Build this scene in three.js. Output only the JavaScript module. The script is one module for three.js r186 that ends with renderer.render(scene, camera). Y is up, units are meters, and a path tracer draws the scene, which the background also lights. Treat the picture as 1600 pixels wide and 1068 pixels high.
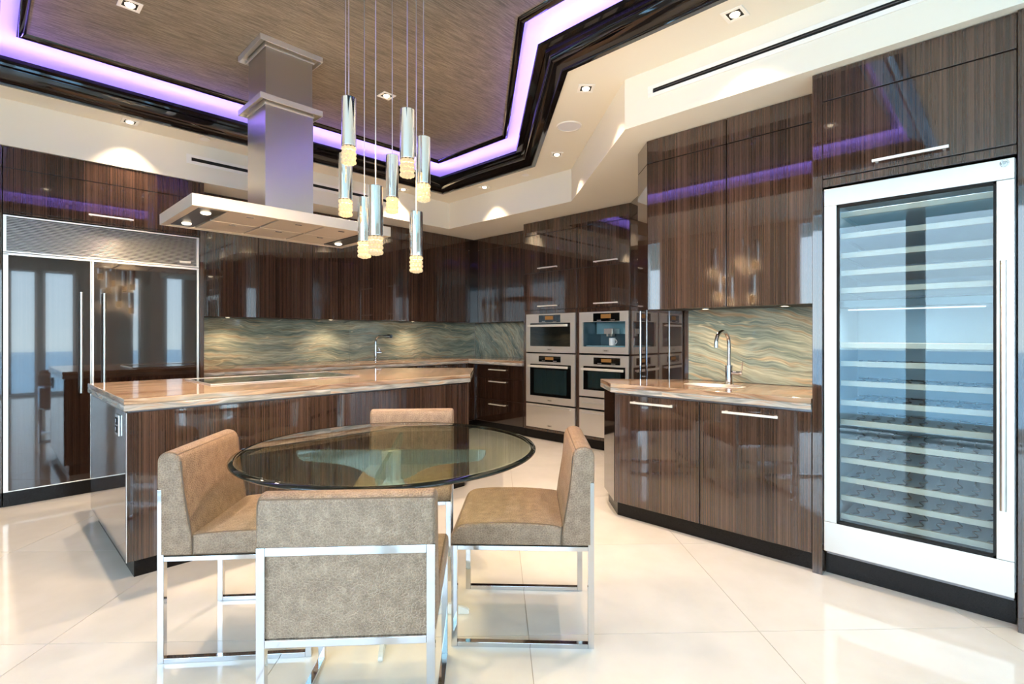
import * as THREE from 'three';
import { RoundedBoxGeometry } from 'three/addons/geometries/RoundedBoxGeometry.js';
import { mergeGeometries, toCreasedNormals } from 'three/addons/utils/BufferGeometryUtils.js';
import { RectAreaLightUniformsLib } from 'three/addons/lights/RectAreaLightUniformsLib.js';
import { createNoise2D } from 'simplex-noise';

// ------------------------------------------------------------------ camera, sky, exposure
RectAreaLightUniformsLib.init();
const scene = new THREE.Scene();
const HEADING = THREE.MathUtils.degToRad(45.94);
const camera = new THREE.PerspectiveCamera(67.07, 1600 / 1068, 0.05, 4000);
camera.position.set(0, 1.245, 0);
camera.rotation.y = -HEADING;
camera.setViewOffset(1600, 1068, 0, 10.2, 1600, 1068);      // lens shifted so that verticals stay vertical
const renderer = new THREE.WebGLRenderer({ antialias: true });
renderer.toneMapping = THREE.LinearToneMapping;
renderer.toneMappingExposure = 1.06;
renderer.shadowMap.enabled = true;

const SKY_STRENGTH = 9;
{
  const W = 64, H = 128, data = new Float32Array(W * H * 4);
  for (let j = 0; j < H; j++) {
    const el = Math.max(0, ((j + 0.5) / H - 0.5) * 2), t = Math.pow(el, 0.55);
    const c = [0.70 * (1 - t) + 0.30 * t, 0.90 * (1 - t) + 0.56 * t, 1.0 * (1 - t) + 0.94 * t];
    for (let i = 0; i < W; i++) data.set([c[0], c[1], c[2], 1], (j * W + i) * 4);
  }
  const sky = new THREE.DataTexture(data, W, H, THREE.RGBAFormat, THREE.FloatType);
  sky.mapping = THREE.EquirectangularReflectionMapping;
  sky.magFilter = THREE.LinearFilter; sky.needsUpdate = true;
  scene.background = sky;
  scene.backgroundIntensity = SKY_STRENGTH;
}
const WARM = new THREE.Color().setRGB(1.0, 0.77, 0.56), VIOLET = new THREE.Color().setRGB(0.22, 0.15, 1.0);
const DOWNLIGHT = 8, PANELLIGHT = 15, HOODLIGHT = 4, PENDANT = 0.9, PUCK = 0.9, COOLER = 2.0, COVE = 100;

// ------------------------------------------------------------------ random and noise
let seed = 12345;
const rnd = () => { seed = (seed + 0x6d2b79f5) | 0; let t = Math.imul(seed ^ (seed >>> 15), 1 | seed); t = (t + Math.imul(t ^ (t >>> 7), 61 | t)) ^ t; return ((t ^ (t >>> 14)) >>> 0) / 4294967296; };
const noise = createNoise2D(rnd);
const fbm = (x, y, n = 4) => { let s = 0, a = 0.5; for (let i = 0; i < n; i++) { s += a * noise(x, y); x = x * 2.03 + 11.7; y = y * 2.03 + 5.3; a *= 0.5; } return s; };
const clamp = (x, a = 0, b = 1) => Math.min(b, Math.max(a, x));
const mix3 = (a, b, t) => [a[0] + (b[0] - a[0]) * t, a[1] + (b[1] - a[1]) * t, a[2] + (b[2] - a[2]) * t];
function texture(W, H, f, srgb = true) {
  const d = new Uint8Array(W * H * 4);
  for (let y = 0; y < H; y++) for (let x = 0; x < W; x++) {
    const c = f(x / W, y / H, x, y), o = (y * W + x) * 4;
    d[o] = clamp(c[0], 0, 255); d[o + 1] = clamp(c[1], 0, 255); d[o + 2] = clamp(c[2], 0, 255); d[o + 3] = 255;
  }
  const t = new THREE.DataTexture(d, W, H);
  t.wrapS = t.wrapT = THREE.RepeatWrapping; t.magFilter = THREE.LinearFilter; t.minFilter = THREE.LinearMipmapLinearFilter; t.generateMipmaps = true;
  if (srgb) t.colorSpace = THREE.SRGBColorSpace;
  t.needsUpdate = true;
  return t;
}
const scaled = (t, w, h, rot = 0, ox = 0, oy = 0) => { const c = t.clone(); c.repeat.set(1 / w, 1 / h); c.rotation = rot; c.offset.set(ox, oy); c.needsUpdate = true; return c; };

// ------------------------------------------------------------------ procedural textures
// dark straight-grained veneer: narrow vertical stripes, 1.1 m wide and 2.6 m high
const stripes = [];
for (let i = 0; i < 1024; i++) stripes.push(0);
{
  let x = 0;
  while (x < 1024) { const w = 1 + Math.floor(rnd() * rnd() * 8), v = rnd(); for (let k = x; k < Math.min(1024, x + w); k++) stripes[k] = v; x += w; }
}
const woodTex = texture(1024, 256, (u, v, x, y) => {
  const dr = noise(u * 30, v * 1.2) * 1.2, xi = ((Math.round(x + dr) % 1024) + 1024) % 1024;
  const broad = 0.5 + 0.5 * noise(u * 9, 3.3 + v * 0.3), fine = noise(u * 420, v * 3) * 0.5 + 0.5;
  let k = 0.50 * stripes[xi] + 0.28 * broad + 0.22 * fine;
  const pore = noise(u * 700, v * 40) > 0.55 ? -0.12 : 0;
  return mix3([30, 20, 16], [100, 75, 61], clamp(k + pore));
});
const sideWoodTex = woodTex;
// banded quartzite: grey-green ground with cream, tan and dark wavy veins
function quartz(x, y, warm) {                                        // x, y in metres
  const w = y + 0.034 * noise(x * 1.1, y * 1.3) + 0.012 * noise(x * 2.9 + 5, y * 3.2) + 0.006 * noise(x * 9, y * 9);
  const a = fbm(x * 0.55 + 3, w * 7, 4), c = fbm(x * 0.9 + 31, w * 17, 4), e = fbm(x * 3.2, w * 62, 3), d = fbm(x * 0.7 + 60, w * 11, 3);
  let col = mix3([130, 141, 128], [184, 182, 156], clamp(0.5 + a * 1.1));
  col = mix3(col, [88, 104, 98], clamp((-d - 0.16) * 2.2) * 0.6);
  col = mix3(col, [196, 158, 118], clamp((c - 0.14) * 2.6) * (warm ? 0.7 : 0.4));
  const vein = Math.abs(fbm(x * 0.45 + 70, w * 8, 3)); col = mix3(col, [226, 208, 168], clamp(1 - vein * 30) * 0.7);
  const thin = Math.abs(fbm(x * 0.6 + 50, w * 15, 3)); col = mix3(col, [120, 86, 62], clamp(1 - thin * 26) * 0.3);
  return [col[0] + e * 44, col[1] + e * 42, col[2] + e * 36];
}
const backsplashTex = texture(1600, 400, (u, v) => quartz(u * 4.0, v * 0.75, false));
const barSplashTex = texture(640, 320, (u, v) => quartz(u * 1.3 + 20, v * 0.65 + u * 0.30 + 7, true));
// polished counter stone: warm brown bands along the length
const counterTex = texture(1024, 512, (u, v) => {
  const x = u * 3, y = v * 1.2, w = y + 0.035 * noise(x * 0.8, y * 1.5) + 0.012 * noise(x * 3, y * 5);
  const a = fbm(x * 0.4, w * 9, 4), c = fbm(x * 0.7 + 40, w * 22, 4), e = fbm(x * 3, w * 70, 3);
  let col = mix3([142, 106, 80], [190, 160, 130], clamp(0.5 + a * 1.2));
  col = mix3(col, [104, 72, 52], clamp((c - 0.08) * 2.2) * 0.75);
  col = mix3(col, [156, 156, 144], clamp((-c - 0.12) * 2.4) * 0.8);
  const vein = Math.abs(fbm(x * 0.4 + 17, w * 10, 3)); col = mix3(col, [222, 200, 172], clamp(1 - vein * 20) * 0.6);
  return [col[0] + e * 26, col[1] + e * 22, col[2] + e * 20];
});
const edgeTex = texture(512, 256, (u, v) => {
  const x = u * 1.6, y = v * 0.5, w = y + 0.02 * noise(x * 2, y * 4) + 0.01 * noise(x * 7, y * 9), a = fbm(x * 1.5, w * 20, 4), c = fbm(x * 2.5 + 40, w * 30, 3);
  let col = mix3([150, 148, 140], [206, 198, 186], clamp(0.5 + a * 1.2));
  col = mix3(col, [178, 138, 108], clamp((c - 0.1) * 2.2) * 0.7); col = mix3(col, [104, 104, 96], clamp((-c - 0.14) * 2.2) * 0.6);
  return col;
});
// woven grass wallpaper: fine uneven threads along x
const grassTex = texture(768, 768, (u, v, x, y) => {
  const t = noise(u * 7 + Math.floor(y / 2) * 7.13, Math.floor(y / 2) * 0.37) * 0.5 + 0.5, s = noise(u * 40, y * 0.9) * 0.5 + 0.5, b = 0.5 + 0.5 * fbm(u * 3, v * 5, 3);
  return mix3([84, 75, 62], [178, 162, 140], clamp(0.55 * t + 0.25 * s + 0.2 * b));
});
// embossed reptile-skin velvet
const cells = [];
const CN = 34;
for (let j = 0; j < CN; j++) for (let i = 0; i < CN; i++) cells.push([(i + 0.5 + (rnd() - 0.5) * 0.9) / CN, (j + 0.5 + (rnd() - 0.5) * 0.8 + (i % 2) * 0.3) / CN, rnd()]);
const skinF = (u, v) => {
  const ci = Math.floor(u * CN), cj = Math.floor(v * CN); let d1 = 9, d2 = 9, id = 0;
  for (let dj = -2; dj <= 2; dj++) for (let di = -1; di <= 1; di++) {
    const a = (ci + di + CN) % CN, b = (cj + dj + CN) % CN, c = cells[b * CN + a];
    let dx = Math.abs(u - c[0]), dy = Math.abs(v - (c[1] % 1)); dx = Math.min(dx, 1 - dx); dy = Math.min(dy, 1 - dy);
    const d = Math.hypot(dx, dy * 1.25) * CN; if (d < d1) { d2 = d1; d1 = d; id = c[2]; } else if (d < d2) d2 = d;
  }
  return [clamp((d2 - d1) * 2.6), id];
};
const skinCache = new Float32Array(512 * 512 * 2);
for (let y = 0; y < 512; y++) for (let x = 0; x < 512; x++) { const s = skinF(x / 512, y / 512); skinCache[(y * 512 + x) * 2] = s[0]; skinCache[(y * 512 + x) * 2 + 1] = s[1]; }
const skinTex = texture(512, 512, (u, v, x, y) => {
  const e = skinCache[(y * 512 + x) * 2], id = skinCache[(y * 512 + x) * 2 + 1], n = 0.5 + 0.5 * fbm(u * 5, v * 5, 3), th = noise(x * 0.12, y * 0.9) * 0.5 + 0.5;
  return mix3([102, 80, 62], [196, 168, 140], clamp(0.22 * (1 - e) + 0.10 * id + 0.40 * n + 0.56 * th - 0.12));
});
const skinBump = texture(512, 512, (u, v, x, y) => { const e = 150 * skinCache[(y * 512 + x) * 2] + 95 * (noise(x * 0.12, y * 0.9) * 0.5 + 0.5); return [e, e, e]; }, false);
// speckled kick stone, tile tone
const speckTex = texture(256, 256, (u, v, x, y) => { const n = noise(x * 0.7, y * 0.7); return n > 0.74 ? [70, 58, 48] : [20 + 6 * n, 17 + 6 * n, 16 + 6 * n]; });
const tileTex = texture(256, 256, (u, v) => { const n = fbm(u * 3, v * 3, 4); return [226 + n * 6, 221 + n * 6, 213 + n * 7]; });
const seaTex = texture(256, 256, (u, v) => { const n = fbm(u * 6, v * 30, 4); return [150 + n * 24, 196 + n * 22, 212 + n * 20]; });

// ------------------------------------------------------------------ materials
const std = (o) => new THREE.MeshPhysicalMaterial(o);
const M = {
  wood: std({ map: scaled(woodTex, 1.1, 2.6), roughness: 0.05, ior: 1.5, clearcoat: 1, clearcoatRoughness: 0.015, bumpScale: 0 }),
  woodB: std({ map: scaled(woodTex, 1.1, 2.6, 0, 0.37, 0.2), roughness: 0.05, ior: 1.5, clearcoat: 1, clearcoatRoughness: 0.015 }),
  woodDark: std({ map: scaled(woodTex, 1.1, 2.6, 0, 0.61, 0.5), color: 0xb0a8a4, roughness: 0.05, ior: 1.5, clearcoat: 1, clearcoatRoughness: 0.015 }),
  gap: std({ color: 0x0a0808, roughness: 0.5 }),
  black: std({ color: 0x0a090b, roughness: 0.05, ior: 1.6 }),
  kick: std({ map: scaled(speckTex, 0.22, 0.22), roughness: 0.2, ior: 1.3 }),
  white: std({ color: 0xf1ece2, roughness: 0.75 }),
  ceiling: std({ color: 0xece5d2, roughness: 0.8 }),
  wall: std({ color: 0xd8cfc2, roughness: 0.8 }),
  drape: std({ color: 0x57483e, roughness: 0.9 }),
  tile: [0xffffff, 0xfbfaf8, 0xfffdf9].map((c) => std({ map: scaled(tileTex, 1.0, 1.0), color: c, roughness: 0.07, ior: 1.5 })),
  grout: std({ color: 0xa89c8c, roughness: 0.9 }),
  backsplash: std({ map: scaled(backsplashTex, 4.0, 0.75, 0, -0.34, 0), roughness: 0.06, ior: 1.55 }),
  sideSplash: std({ map: scaled(backsplashTex, 2.6, 1.0, -0.85, 0.2, 0.1), roughness: 0.06, ior: 1.55 }),
  barSplash: std({ map: scaled(barSplashTex, 1.3, 0.65, 0, 0.4, -0.35), roughness: 0.06, ior: 1.55 }),
  counter: std({ map: scaled(counterTex, 3.0, 1.2), roughness: 0.05, ior: 1.55 }),
  counterEdge: std({ map: scaled(edgeTex, 1.6, 0.5), roughness: 0.12, ior: 1.5 }),
  grass: std({ map: scaled(grassTex, 1.3, 1.3), roughness: 0.85 }),
  skin: std({ map: scaled(skinTex, 0.34, 0.34), bumpMap: scaled(skinBump, 0.34, 0.34), bumpScale: 0.0024, roughness: 0.44, sheen: 0.4, sheenRoughness: 0.45, sheenColor: new THREE.Color(0xcdb9a2) }),
  chrome: std({ color: 0xd2d3d6, metalness: 1, roughness: 0.06 }),
  mirror: std({ color: 0xf0f0f0, metalness: 1, roughness: 0.03 }),
  steel: std({ color: 0xe2dcd2, metalness: 0.78, roughness: 0.40 }),
  steelV: std({ color: 0xcac7c2, metalness: 1, roughness: 0.3 }),
  steelDark: std({ color: 0x77767a, metalness: 1, roughness: 0.32 }),
  aluminium: std({ color: 0xe4e2de, metalness: 1, roughness: 0.35 }),
  filter: std({ color: 0xe2d8c8, metalness: 0.7, roughness: 0.45 }),
  pull: std({ color: 0xf6efe4, metalness: 0.55, roughness: 0.38 }),
  blackGlass: std({ color: 0x06090b, roughness: 0.03, ior: 1.6 }),
  glass: std({ color: 0xffffff, roughness: 0, transmission: 1, thickness: 0, ior: 1.5 }),
  coolerGlass: std({ color: 0xe6f1f4, roughness: 0.0, transmission: 1, thickness: 0, ior: 1.46 }),
  tableGlass: std({ color: 0xecf3ea, roughness: 0, transmission: 1, thickness: 0, ior: 1.42 }),
  rimGlass: std({ color: 0x0c1613, roughness: 0.04, ior: 1.6 }),
  acrylic: std({ color: 0xf4f7f5, roughness: 0.06, transmission: 0.6, thickness: 0, ior: 1.6 }),
  acrylicBlade: std({ color: 0xe6efef, roughness: 0.02, transmission: 0.86, thickness: 0, ior: 1.7 }),
  crystal: std({ color: 0x6a5636, roughness: 0.08, ior: 1.7, emissive: new THREE.Color().setRGB(1, 0.76, 0.45), emissiveIntensity: 0.68 }),
  crystalGlow: std({ color: 0x2a1c0a, roughness: 0.4, emissive: new THREE.Color().setRGB(1, 0.60, 0.24), emissiveIntensity: 0.5 }),
  bulb: std({ color: 0x222222, emissive: new THREE.Color().setRGB(1, 0.82, 0.58), emissiveIntensity: 7 }),
  coolGlow: std({ color: 0x222222, emissive: new THREE.Color().setRGB(0.85, 0.95, 1), emissiveIntensity: 2 }),
  led: std({ color: 0x222233, emissive: VIOLET, emissiveIntensity: 1.4 }),
  beech: std({ color: 0xd6bca6, roughness: 0.5 }),
  coolerWall: std({ color: 0xcdd4d8, roughness: 0.45 }),
  wire: std({ color: 0x14181c, roughness: 0.4 }),
  orange: std({ color: 0x1a0c04, emissive: new THREE.Color().setRGB(0.8, 0.36, 0.09), emissiveIntensity: 0.3 }),
  ceramic: std({ color: 0xf4f4f2, roughness: 0.15 }),
  teal: std({ color: 0x44606a, roughness: 0.12 }),
  speaker: std({ color: 0xdfdfe2, roughness: 0.8 }),
  slot: std({ color: 0x050505, roughness: 0.8 }),
  sea: std({ map: scaled(seaTex, 60, 60), roughness: 0.3 }),
  outlet: std({ color: 0xdadada, metalness: 0.9, roughness: 0.15 }),
};

// ------------------------------------------------------------------ building helpers
const used = {};
const numbered = (n) => { const k = used[n] = (used[n] ?? -1) + 1; return k ? n + '_' + String(k).padStart(3, '0') : n; };
function uvBox(g) {                                              // uv in metres, picked by the face's direction
  if (!g.attributes.normal) g.computeVertexNormals();
  const p = g.attributes.position, n = g.attributes.normal, uv = new Float32Array(p.count * 2);
  for (let i = 0; i < p.count; i++) {
    const ax = Math.abs(n.getX(i)), ay = Math.abs(n.getY(i)), az = Math.abs(n.getZ(i));
    if (ay >= ax && ay >= az) { uv[2 * i] = p.getX(i); uv[2 * i + 1] = p.getZ(i); } else if (ax > az) { uv[2 * i] = p.getZ(i); uv[2 * i + 1] = p.getY(i); } else { uv[2 * i] = p.getX(i); uv[2 * i + 1] = p.getY(i); }
  }
  g.setAttribute('uv', new THREE.BufferAttribute(uv, 2));
  return g;
}
function B(x0, x1, y0, y1, z0, z1, r = 0.0015) {                  // a box with softened edges, given by its extents
  const w = x1 - x0, h = y1 - y0, d = z1 - z0, m = Math.min(w, h, d) / 2;
  const g = r > 0 ? new RoundedBoxGeometry(w, h, d, 1, Math.min(r, m * 0.9)) : new THREE.BoxGeometry(w, h, d);
  g.translate((x0 + x1) / 2, (y0 + y1) / 2, (z0 + z1) / 2);
  return uvBox(g);
}
function slab(points, y0, y1, holes = [], bevel = 0) {            // a plan polygon [x, z] raised from y0 to y1
  const s = new THREE.Shape(points.map((p) => new THREE.Vector2(...p)));
  for (const h of holes) s.holes.push(new THREE.Path(h.map((p) => new THREE.Vector2(...p))));
  const g = new THREE.ExtrudeGeometry(s, { depth: y1 - y0 - 2 * bevel, bevelEnabled: bevel > 0, bevelThickness: bevel, bevelSize: bevel, bevelOffset: -bevel, bevelSegments: 2, curveSegments: 24 });
  g.rotateX(Math.PI / 2); g.translate(0, y1 - bevel, 0);
  return uvBox(g);
}
function merge(list) {
  const gs = list.map((g) => { const c = g.index ? g.toNonIndexed() : g.clone(); for (const k of Object.keys(c.attributes)) if (!['position', 'normal', 'uv'].includes(k)) c.deleteAttribute(k); if (!c.attributes.uv) uvBox(c); return c; });
  return mergeGeometries(gs, false);
}
function cyl(x, z, y0, y1, r0, r1 = r0, seg = 24) { const g = new THREE.CylinderGeometry(r1, r0, y1 - y0, seg); g.translate(x, (y0 + y1) / 2, z); return g; }
function rod(a, b, r, seg = 12) {
  const A = new THREE.Vector3(...a), Bv = new THREE.Vector3(...b), d = Bv.clone().sub(A), g = new THREE.CylinderGeometry(r, r, d.length(), seg);
  g.applyQuaternion(new THREE.Quaternion().setFromUnitVectors(new THREE.Vector3(0, 1, 0), d.normalize())); g.translate((A.x + Bv.x) / 2, (A.y + Bv.y) / 2, (A.z + Bv.z) / 2);
  return g;
}
const tube = (pts, r, n = 40, seg = 12) => new THREE.TubeGeometry(new THREE.CatmullRomCurve3(pts.map((p) => new THREE.Vector3(...p)), false, 'catmullrom', 0.4), n, r, seg);
function mesh(name, g, m) { const o = new THREE.Mesh(g, m); o.name = name; o.castShadow = o.receiveShadow = true; return o; }
function thing(name, label, category, [x, y, z] = [0, 0, 0], turn = 0, group) {
  const o = new THREE.Group(); o.name = numbered(name); o.position.set(x, y, z); o.rotation.y = turn; o.userData = { label, category };
  if (group) o.userData.group = group;
  scene.add(o); return o;
}
function part(name, g, m, parent, label) { const o = mesh(numbered(name), g, m); if (label) o.userData.label = label; parent.add(o); return o; }
// a part given in room coordinates under an unturned thing
function at(name, list, m, parent, label) {
  const g = Array.isArray(list) ? (list.length > 1 ? merge(list) : list[0].clone()) : list.clone(), w = new THREE.Vector3();
  for (let p = parent; p && p !== scene; p = p.parent) w.add(p.position);
  g.translate(-w.x, -w.y, -w.z);
  return part(name, g, m, parent, label);
}
function struct(name, list, m, parent) {
  const o = mesh(numbered(name), Array.isArray(list) ? (list.length > 1 ? merge(list) : list[0]) : list, m);
  if (!parent) o.userData.kind = 'structure';
  (parent ?? scene).add(o); return o;
}
const DIR_D = [Math.sin(HEADING), -Math.cos(HEADING)];

// ------------------------------------------------------------------ floor of large tiles laid on the diagonal
{
  const floor = struct('floor', B(-3.6, 5.6, -0.12, -0.0025, -6.3, 4.6, 0), M.grout);
  const a = THREE.MathUtils.degToRad(44.2), t = [Math.sin(a), -Math.cos(a)], s = [Math.cos(a), Math.sin(a)], TS = 0.972, TT = 0.915, o = [1.587, -1.44];
  const g = new THREE.BoxGeometry(TS - 0.0028, 0.0025, TT - 0.0028); g.translate(0, -0.00125, 0);
  const uv = g.attributes.uv; for (let i = 0; i < uv.count; i++) uv.setXY(i, uv.getX(i) * 0.97, uv.getY(i) * 0.9);
  for (let i = -9; i < 9; i++) for (let j = -9; j < 9; j++) {
    const u = (i + 0.5) * TS, v = (j + 0.5) * TT, x = o[0] + s[0] * u + t[0] * v, z = o[1] + s[1] * u + t[1] * v;
    if (x < -2.2 || x > 4.9 || z < -5.6 || z > 3.7) continue;
    const m = mesh(numbered('tile'), g, M.tile[Math.floor(rnd() * 3)]); m.position.set(x, 0, z); m.rotation.y = -a; floor.add(m);
  }
}

// ------------------------------------------------------------------ walls and windows
struct('wall_back', B(-3.4, 5.6, 0, 3.3, -6.1, -5.92, 0), M.wall);
struct('wall_right', [B(5.30, 5.48, 0, 3.3, -5.92, -2.0, 0)], M.wall);
struct('wall_side', [B(3.74, 3.9, 0, 2.612, -1.72, 0.1, 0), B(3.74, 3.9, 0, 2.95, 0.1, 4.3, 0)], M.wall);
{
  const dx = 3.74 - 4.72, dz = -1.72 + 2.80;
  struct('wall_diagonal', slab([[4.72, -2.80], [3.74, -1.745], [3.84, -1.65], [5.3, -2.2], [5.3, -2.80]], 0, 2.612), M.wall);
}
function windowWall(axis, pos, thick, from, to, openings, top) {        // pieces of wall round tall openings, then a frame and a pane in each
  const box = (a0, a1, y0, y1, t0, t1) => (axis === 'x' ? B(t0, t1, y0, y1, a0, a1, 0) : B(a0, a1, y0, y1, t0, t1, 0));
  const solids = []; let last = from;
  for (const [a0, a1, y0, y1] of openings) { solids.push(box(last, a0, 0, top, pos, pos + thick)); if (y0 > 0.02) solids.push(box(a0, a1, 0, y0, pos, pos + thick)); solids.push(box(a0, a1, y1, top, pos, pos + thick)); last = a1; }
  solids.push(box(last, to, 0, top, pos, pos + thick));
  struct(axis === 'x' ? 'wall_left' : 'wall_front', solids, M.wall);
  openings.forEach(([a0, a1, y0, y1]) => {
    const c = pos + thick / 2, f = 0.035, w = struct('window', [box(a0, a0 + f, y0, y1, c - 0.04, c + 0.04), box(a1 - f, a1, y0, y1, c - 0.04, c + 0.04), box(a0 + f, a1 - f, y0, y0 + f, c - 0.04, c + 0.04), box(a0 + f, a1 - f, y1 - f, y1, c - 0.04, c + 0.04)], M.aluminium);
    struct('window_pane', box(a0 + f, a1 - f, y0 + f, y1 - f, c - 0.004, c + 0.004), M.glass, w);
  });
}
windowWall('x', -2.0, 0.16, -5.92, 4.3, [[-4.75, -4.45, 0.02, 2.92], [-2.27, -0.9, 0.02, 2.92], [-0.78, 0.75, 0.02, 2.92], [0.87, 2.5, 0.02, 2.92]], 3.3);
windowWall('z', 4.2, 0.16, -2.0, 3.9, [[-1.7, -1.1, 0.02, 2.6], [-1.0, 0.35, 0.02, 2.6], [0.42, 0.84, 0.02, 2.6], [0.94, 1.45, 0.02, 2.6], [2.45, 2.62, 0.02, 2.6], [3.12, 3.5, 0.02, 2.75]], 3.3);
{
  const sea = struct('sea', new THREE.PlaneGeometry(6000, 6000).rotateX(-Math.PI / 2).translate(0, -70, 0), M.sea);
  uvBox(sea.geometry);
}

// ------------------------------------------------------------------ ceiling, soffit, lit tray
const YC = 2.943, YS = 2.612, YT = 3.2;
const TRAY = [[-0.09, -4.86], [3.835, -4.86], [3.835, -3.43], [2.59, -2.05], [2.59, -0.5], [-0.09, -0.5]];
function inset(poly, o) {                                           // polygon pushed towards its inside by o
  const n = poly.length; let A = 0; for (let i = 0; i < n; i++) { const [x, z] = poly[i], [u, w] = poly[(i + 1) % n]; A += x * w - u * z; }
  const sg = Math.sign(A), nor = poly.map((p, i) => { const q = poly[(i + 1) % n], dx = q[0] - p[0], dz = q[1] - p[1], l = Math.hypot(dx, dz); return [-dz / l * sg, dx / l * sg]; });
  return poly.map((p, i) => { const a = nor[(i + n - 1) % n], b = nor[i], k = o / (1 + a[0] * b[0] + a[1] * b[1]); return [p[0] + (a[0] + b[0]) * k, p[1] + (a[1] + b[1]) * k]; });
}
function sweep(poly, profile, crease = 0.7) {                           // mitred moulding: profile of [inset, y], closed
  const rings = profile.map(([o, y]) => inset(poly, o).map(([x, z]) => [x, y, z])), pos = [], n = poly.length, m = profile.length;
  for (let i = 0; i < n; i++) for (let j = 0; j < m; j++) {
    const i2 = (i + 1) % n, j2 = (j + 1) % m, a = rings[j][i], b = rings[j][i2], c = rings[j2][i2], d = rings[j2][i];
    pos.push(...a, ...b, ...c, ...a, ...c, ...d);
  }
  const g = new THREE.BufferGeometry(); g.setAttribute('position', new THREE.Float32BufferAttribute(pos, 3)); g.computeVertexNormals();
  return uvBox(toCreasedNormals(g, crease));
}
struct('ceiling', slab([[-3.4, -5.95], [5.5, -5.95], [5.5, 4.4], [-3.4, 4.4]], YC, YC + 0.02, [TRAY.map((p) => [...p])]), M.ceiling);
struct('ceiling_tray', [slab(inset(TRAY, -0.32), YT, YT + 0.12), sweep(TRAY, [[-0.2, YC + 0.02], [-0.2, YT], [-0.26, YT], [-0.26, YC + 0.02]])], M.white);
struct('ceiling_soffit', slab([[-3.34, -5.19], [4.2, -5.19], [4.2, -3.22], [2.985, -1.845], [2.985, 4.2], [3.74, 4.2], [5.4, 4.2], [5.4, -5.92], [-3.34, -5.92]], YS, YC), M.ceiling);
{
  const crown = thing('crown_moulding', 'black lacquered cove moulding around the ceiling tray hiding the violet strip', 'moulding');
  at('moulding', sweep(TRAY, [[0.001, YC - 0.0005], [-0.03, YC - 0.0005], [-0.03, 2.93], [0.008, 2.925], [0.012, 2.936], [0.04, 2.945], [0.066, 2.96], [0.085, 2.985], [0.094, 3.012], [0.12, 3.016], [0.124, 3.03], [0.168, 3.034], [0.172, 3.056], [0.150, 3.058], [0.145, 3.04], [0.06, 3.02], [0.001, 2.985]]), M.black, crown);
  const LEDP = inset(TRAY, 0.075);
  const strip = thing('led_strip', 'violet light strip tucked behind the lip of the black cove moulding', 'light strip');
  at('strip', sweep(TRAY, [[0.068, 3.028], [0.068, 3.034], [0.084, 3.037], [0.084, 3.030]]), M.led, strip);
  LEDP.forEach((p, i) => {
    const q = LEDP[(i + 1) % LEDP.length], L = Math.hypot(q[0] - p[0], q[1] - p[1]), l = new THREE.RectAreaLight(VIOLET, COVE, L, 0.016);
    const g = new THREE.Group(); l.name = 'cove_light';
    l.position.set((p[0] + q[0]) / 2, 3.042, (p[1] + q[1]) / 2);
    const x = new THREE.Vector3(q[0] - p[0], 0, q[1] - p[1]).normalize(), z = new THREE.Vector3(0, -1, 0), y = new THREE.Vector3().crossVectors(z, x);
    l.quaternion.setFromRotationMatrix(new THREE.Matrix4().makeBasis(x, y, z)); l.castShadow = true; scene.add(l);
  });
  const panel = thing('ceiling_panel', 'brown woven grass wallpaper panel in the middle of the ceiling tray', 'ceiling panel');
  const IN = inset(TRAY, 0.255);
  at('wallpaper', slab(inset(IN, 0.02), YT - 0.012, YT - 0.001), M.grass, panel);
  at('trim', sweep(IN, [[0, YT], [0, YT - 0.034], [0.012, YT - 0.038], [0.03, YT - 0.03], [0.045, YT - 0.018], [0.05, YT]]), M.black, panel, 'thin black trim');
}

// ------------------------------------------------------------------ ceiling fittings
function downlight(x, z, y, label, turn = 0, power = DOWNLIGHT) {
  const t = thing('downlight', label, 'downlight', [x, y, z], turn, 'square recessed downlights');
  const a = 0.056, b = 0.037, fr = [];
  for (const s of [-1, 1]) { fr.push(B(-a, a, -0.005, 0, s > 0 ? b : -a, s > 0 ? a : -b, 0.001)); fr.push(B(s > 0 ? b : -a, s > 0 ? a : -b, -0.005, 0, -b, b, 0.001)); }
  part('trim_ring', merge(fr), M.white, t); part('recess', B(-b, b, -0.0022, -0.0005, -b, b, 0), M.slot, t);
  const bulb = new THREE.SphereGeometry(0.026, 20, 10, 0, Math.PI * 2, Math.PI / 2, Math.PI / 2); bulb.scale(1, 0.55, 1); bulb.translate(0, -0.0022, 0);
  part('bulb', bulb, M.bulb, t);
  const l = new THREE.SpotLight(WARM, power, 0, 0.82, 0.75, 2); l.position.set(x, y - 0.008, z); l.target.position.set(x, 0, z); l.castShadow = true; l.shadow.radius = 1.2; scene.add(l, l.target);
}
downlight(2.778, -1.049, YC, 'square downlight nearest the long slot vent over the wine cabinet');
downlight(2.90, -2.10, YC, 'square downlight beside the inner corner of the black cove moulding', -Math.PI / 4);
downlight(3.768, -3.061, YC, 'square downlight near the round speaker, towards the ovens', -Math.PI / 4);
downlight(4.021, -4.33, YC, 'square downlight in front of the double ovens by the far moulding corner');
downlight(3.426, -5.075, YC, 'square downlight behind the pendant cluster, by the long back vent');
downlight(0.833, -5.032, YC, 'square downlight above the panelled refrigerator washing the white fascia');
downlight(2.296, -3.637, YT - 0.012, 'square downlight in the brown panel right of the extractor chimney', 0, PANELLIGHT);
downlight(0.616, -3.72, YT - 0.012, 'square downlight in the brown panel left of the extractor chimney', 0, PANELLIGHT);
downlight(0.62, -1.2, YT - 0.012, 'square downlight in the brown panel above the left end of the dining table', 0, 4);
downlight(2.05, -1.3, YT - 0.012, 'square downlight in the brown panel above the chair beside the bar', 0, 4);
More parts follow.
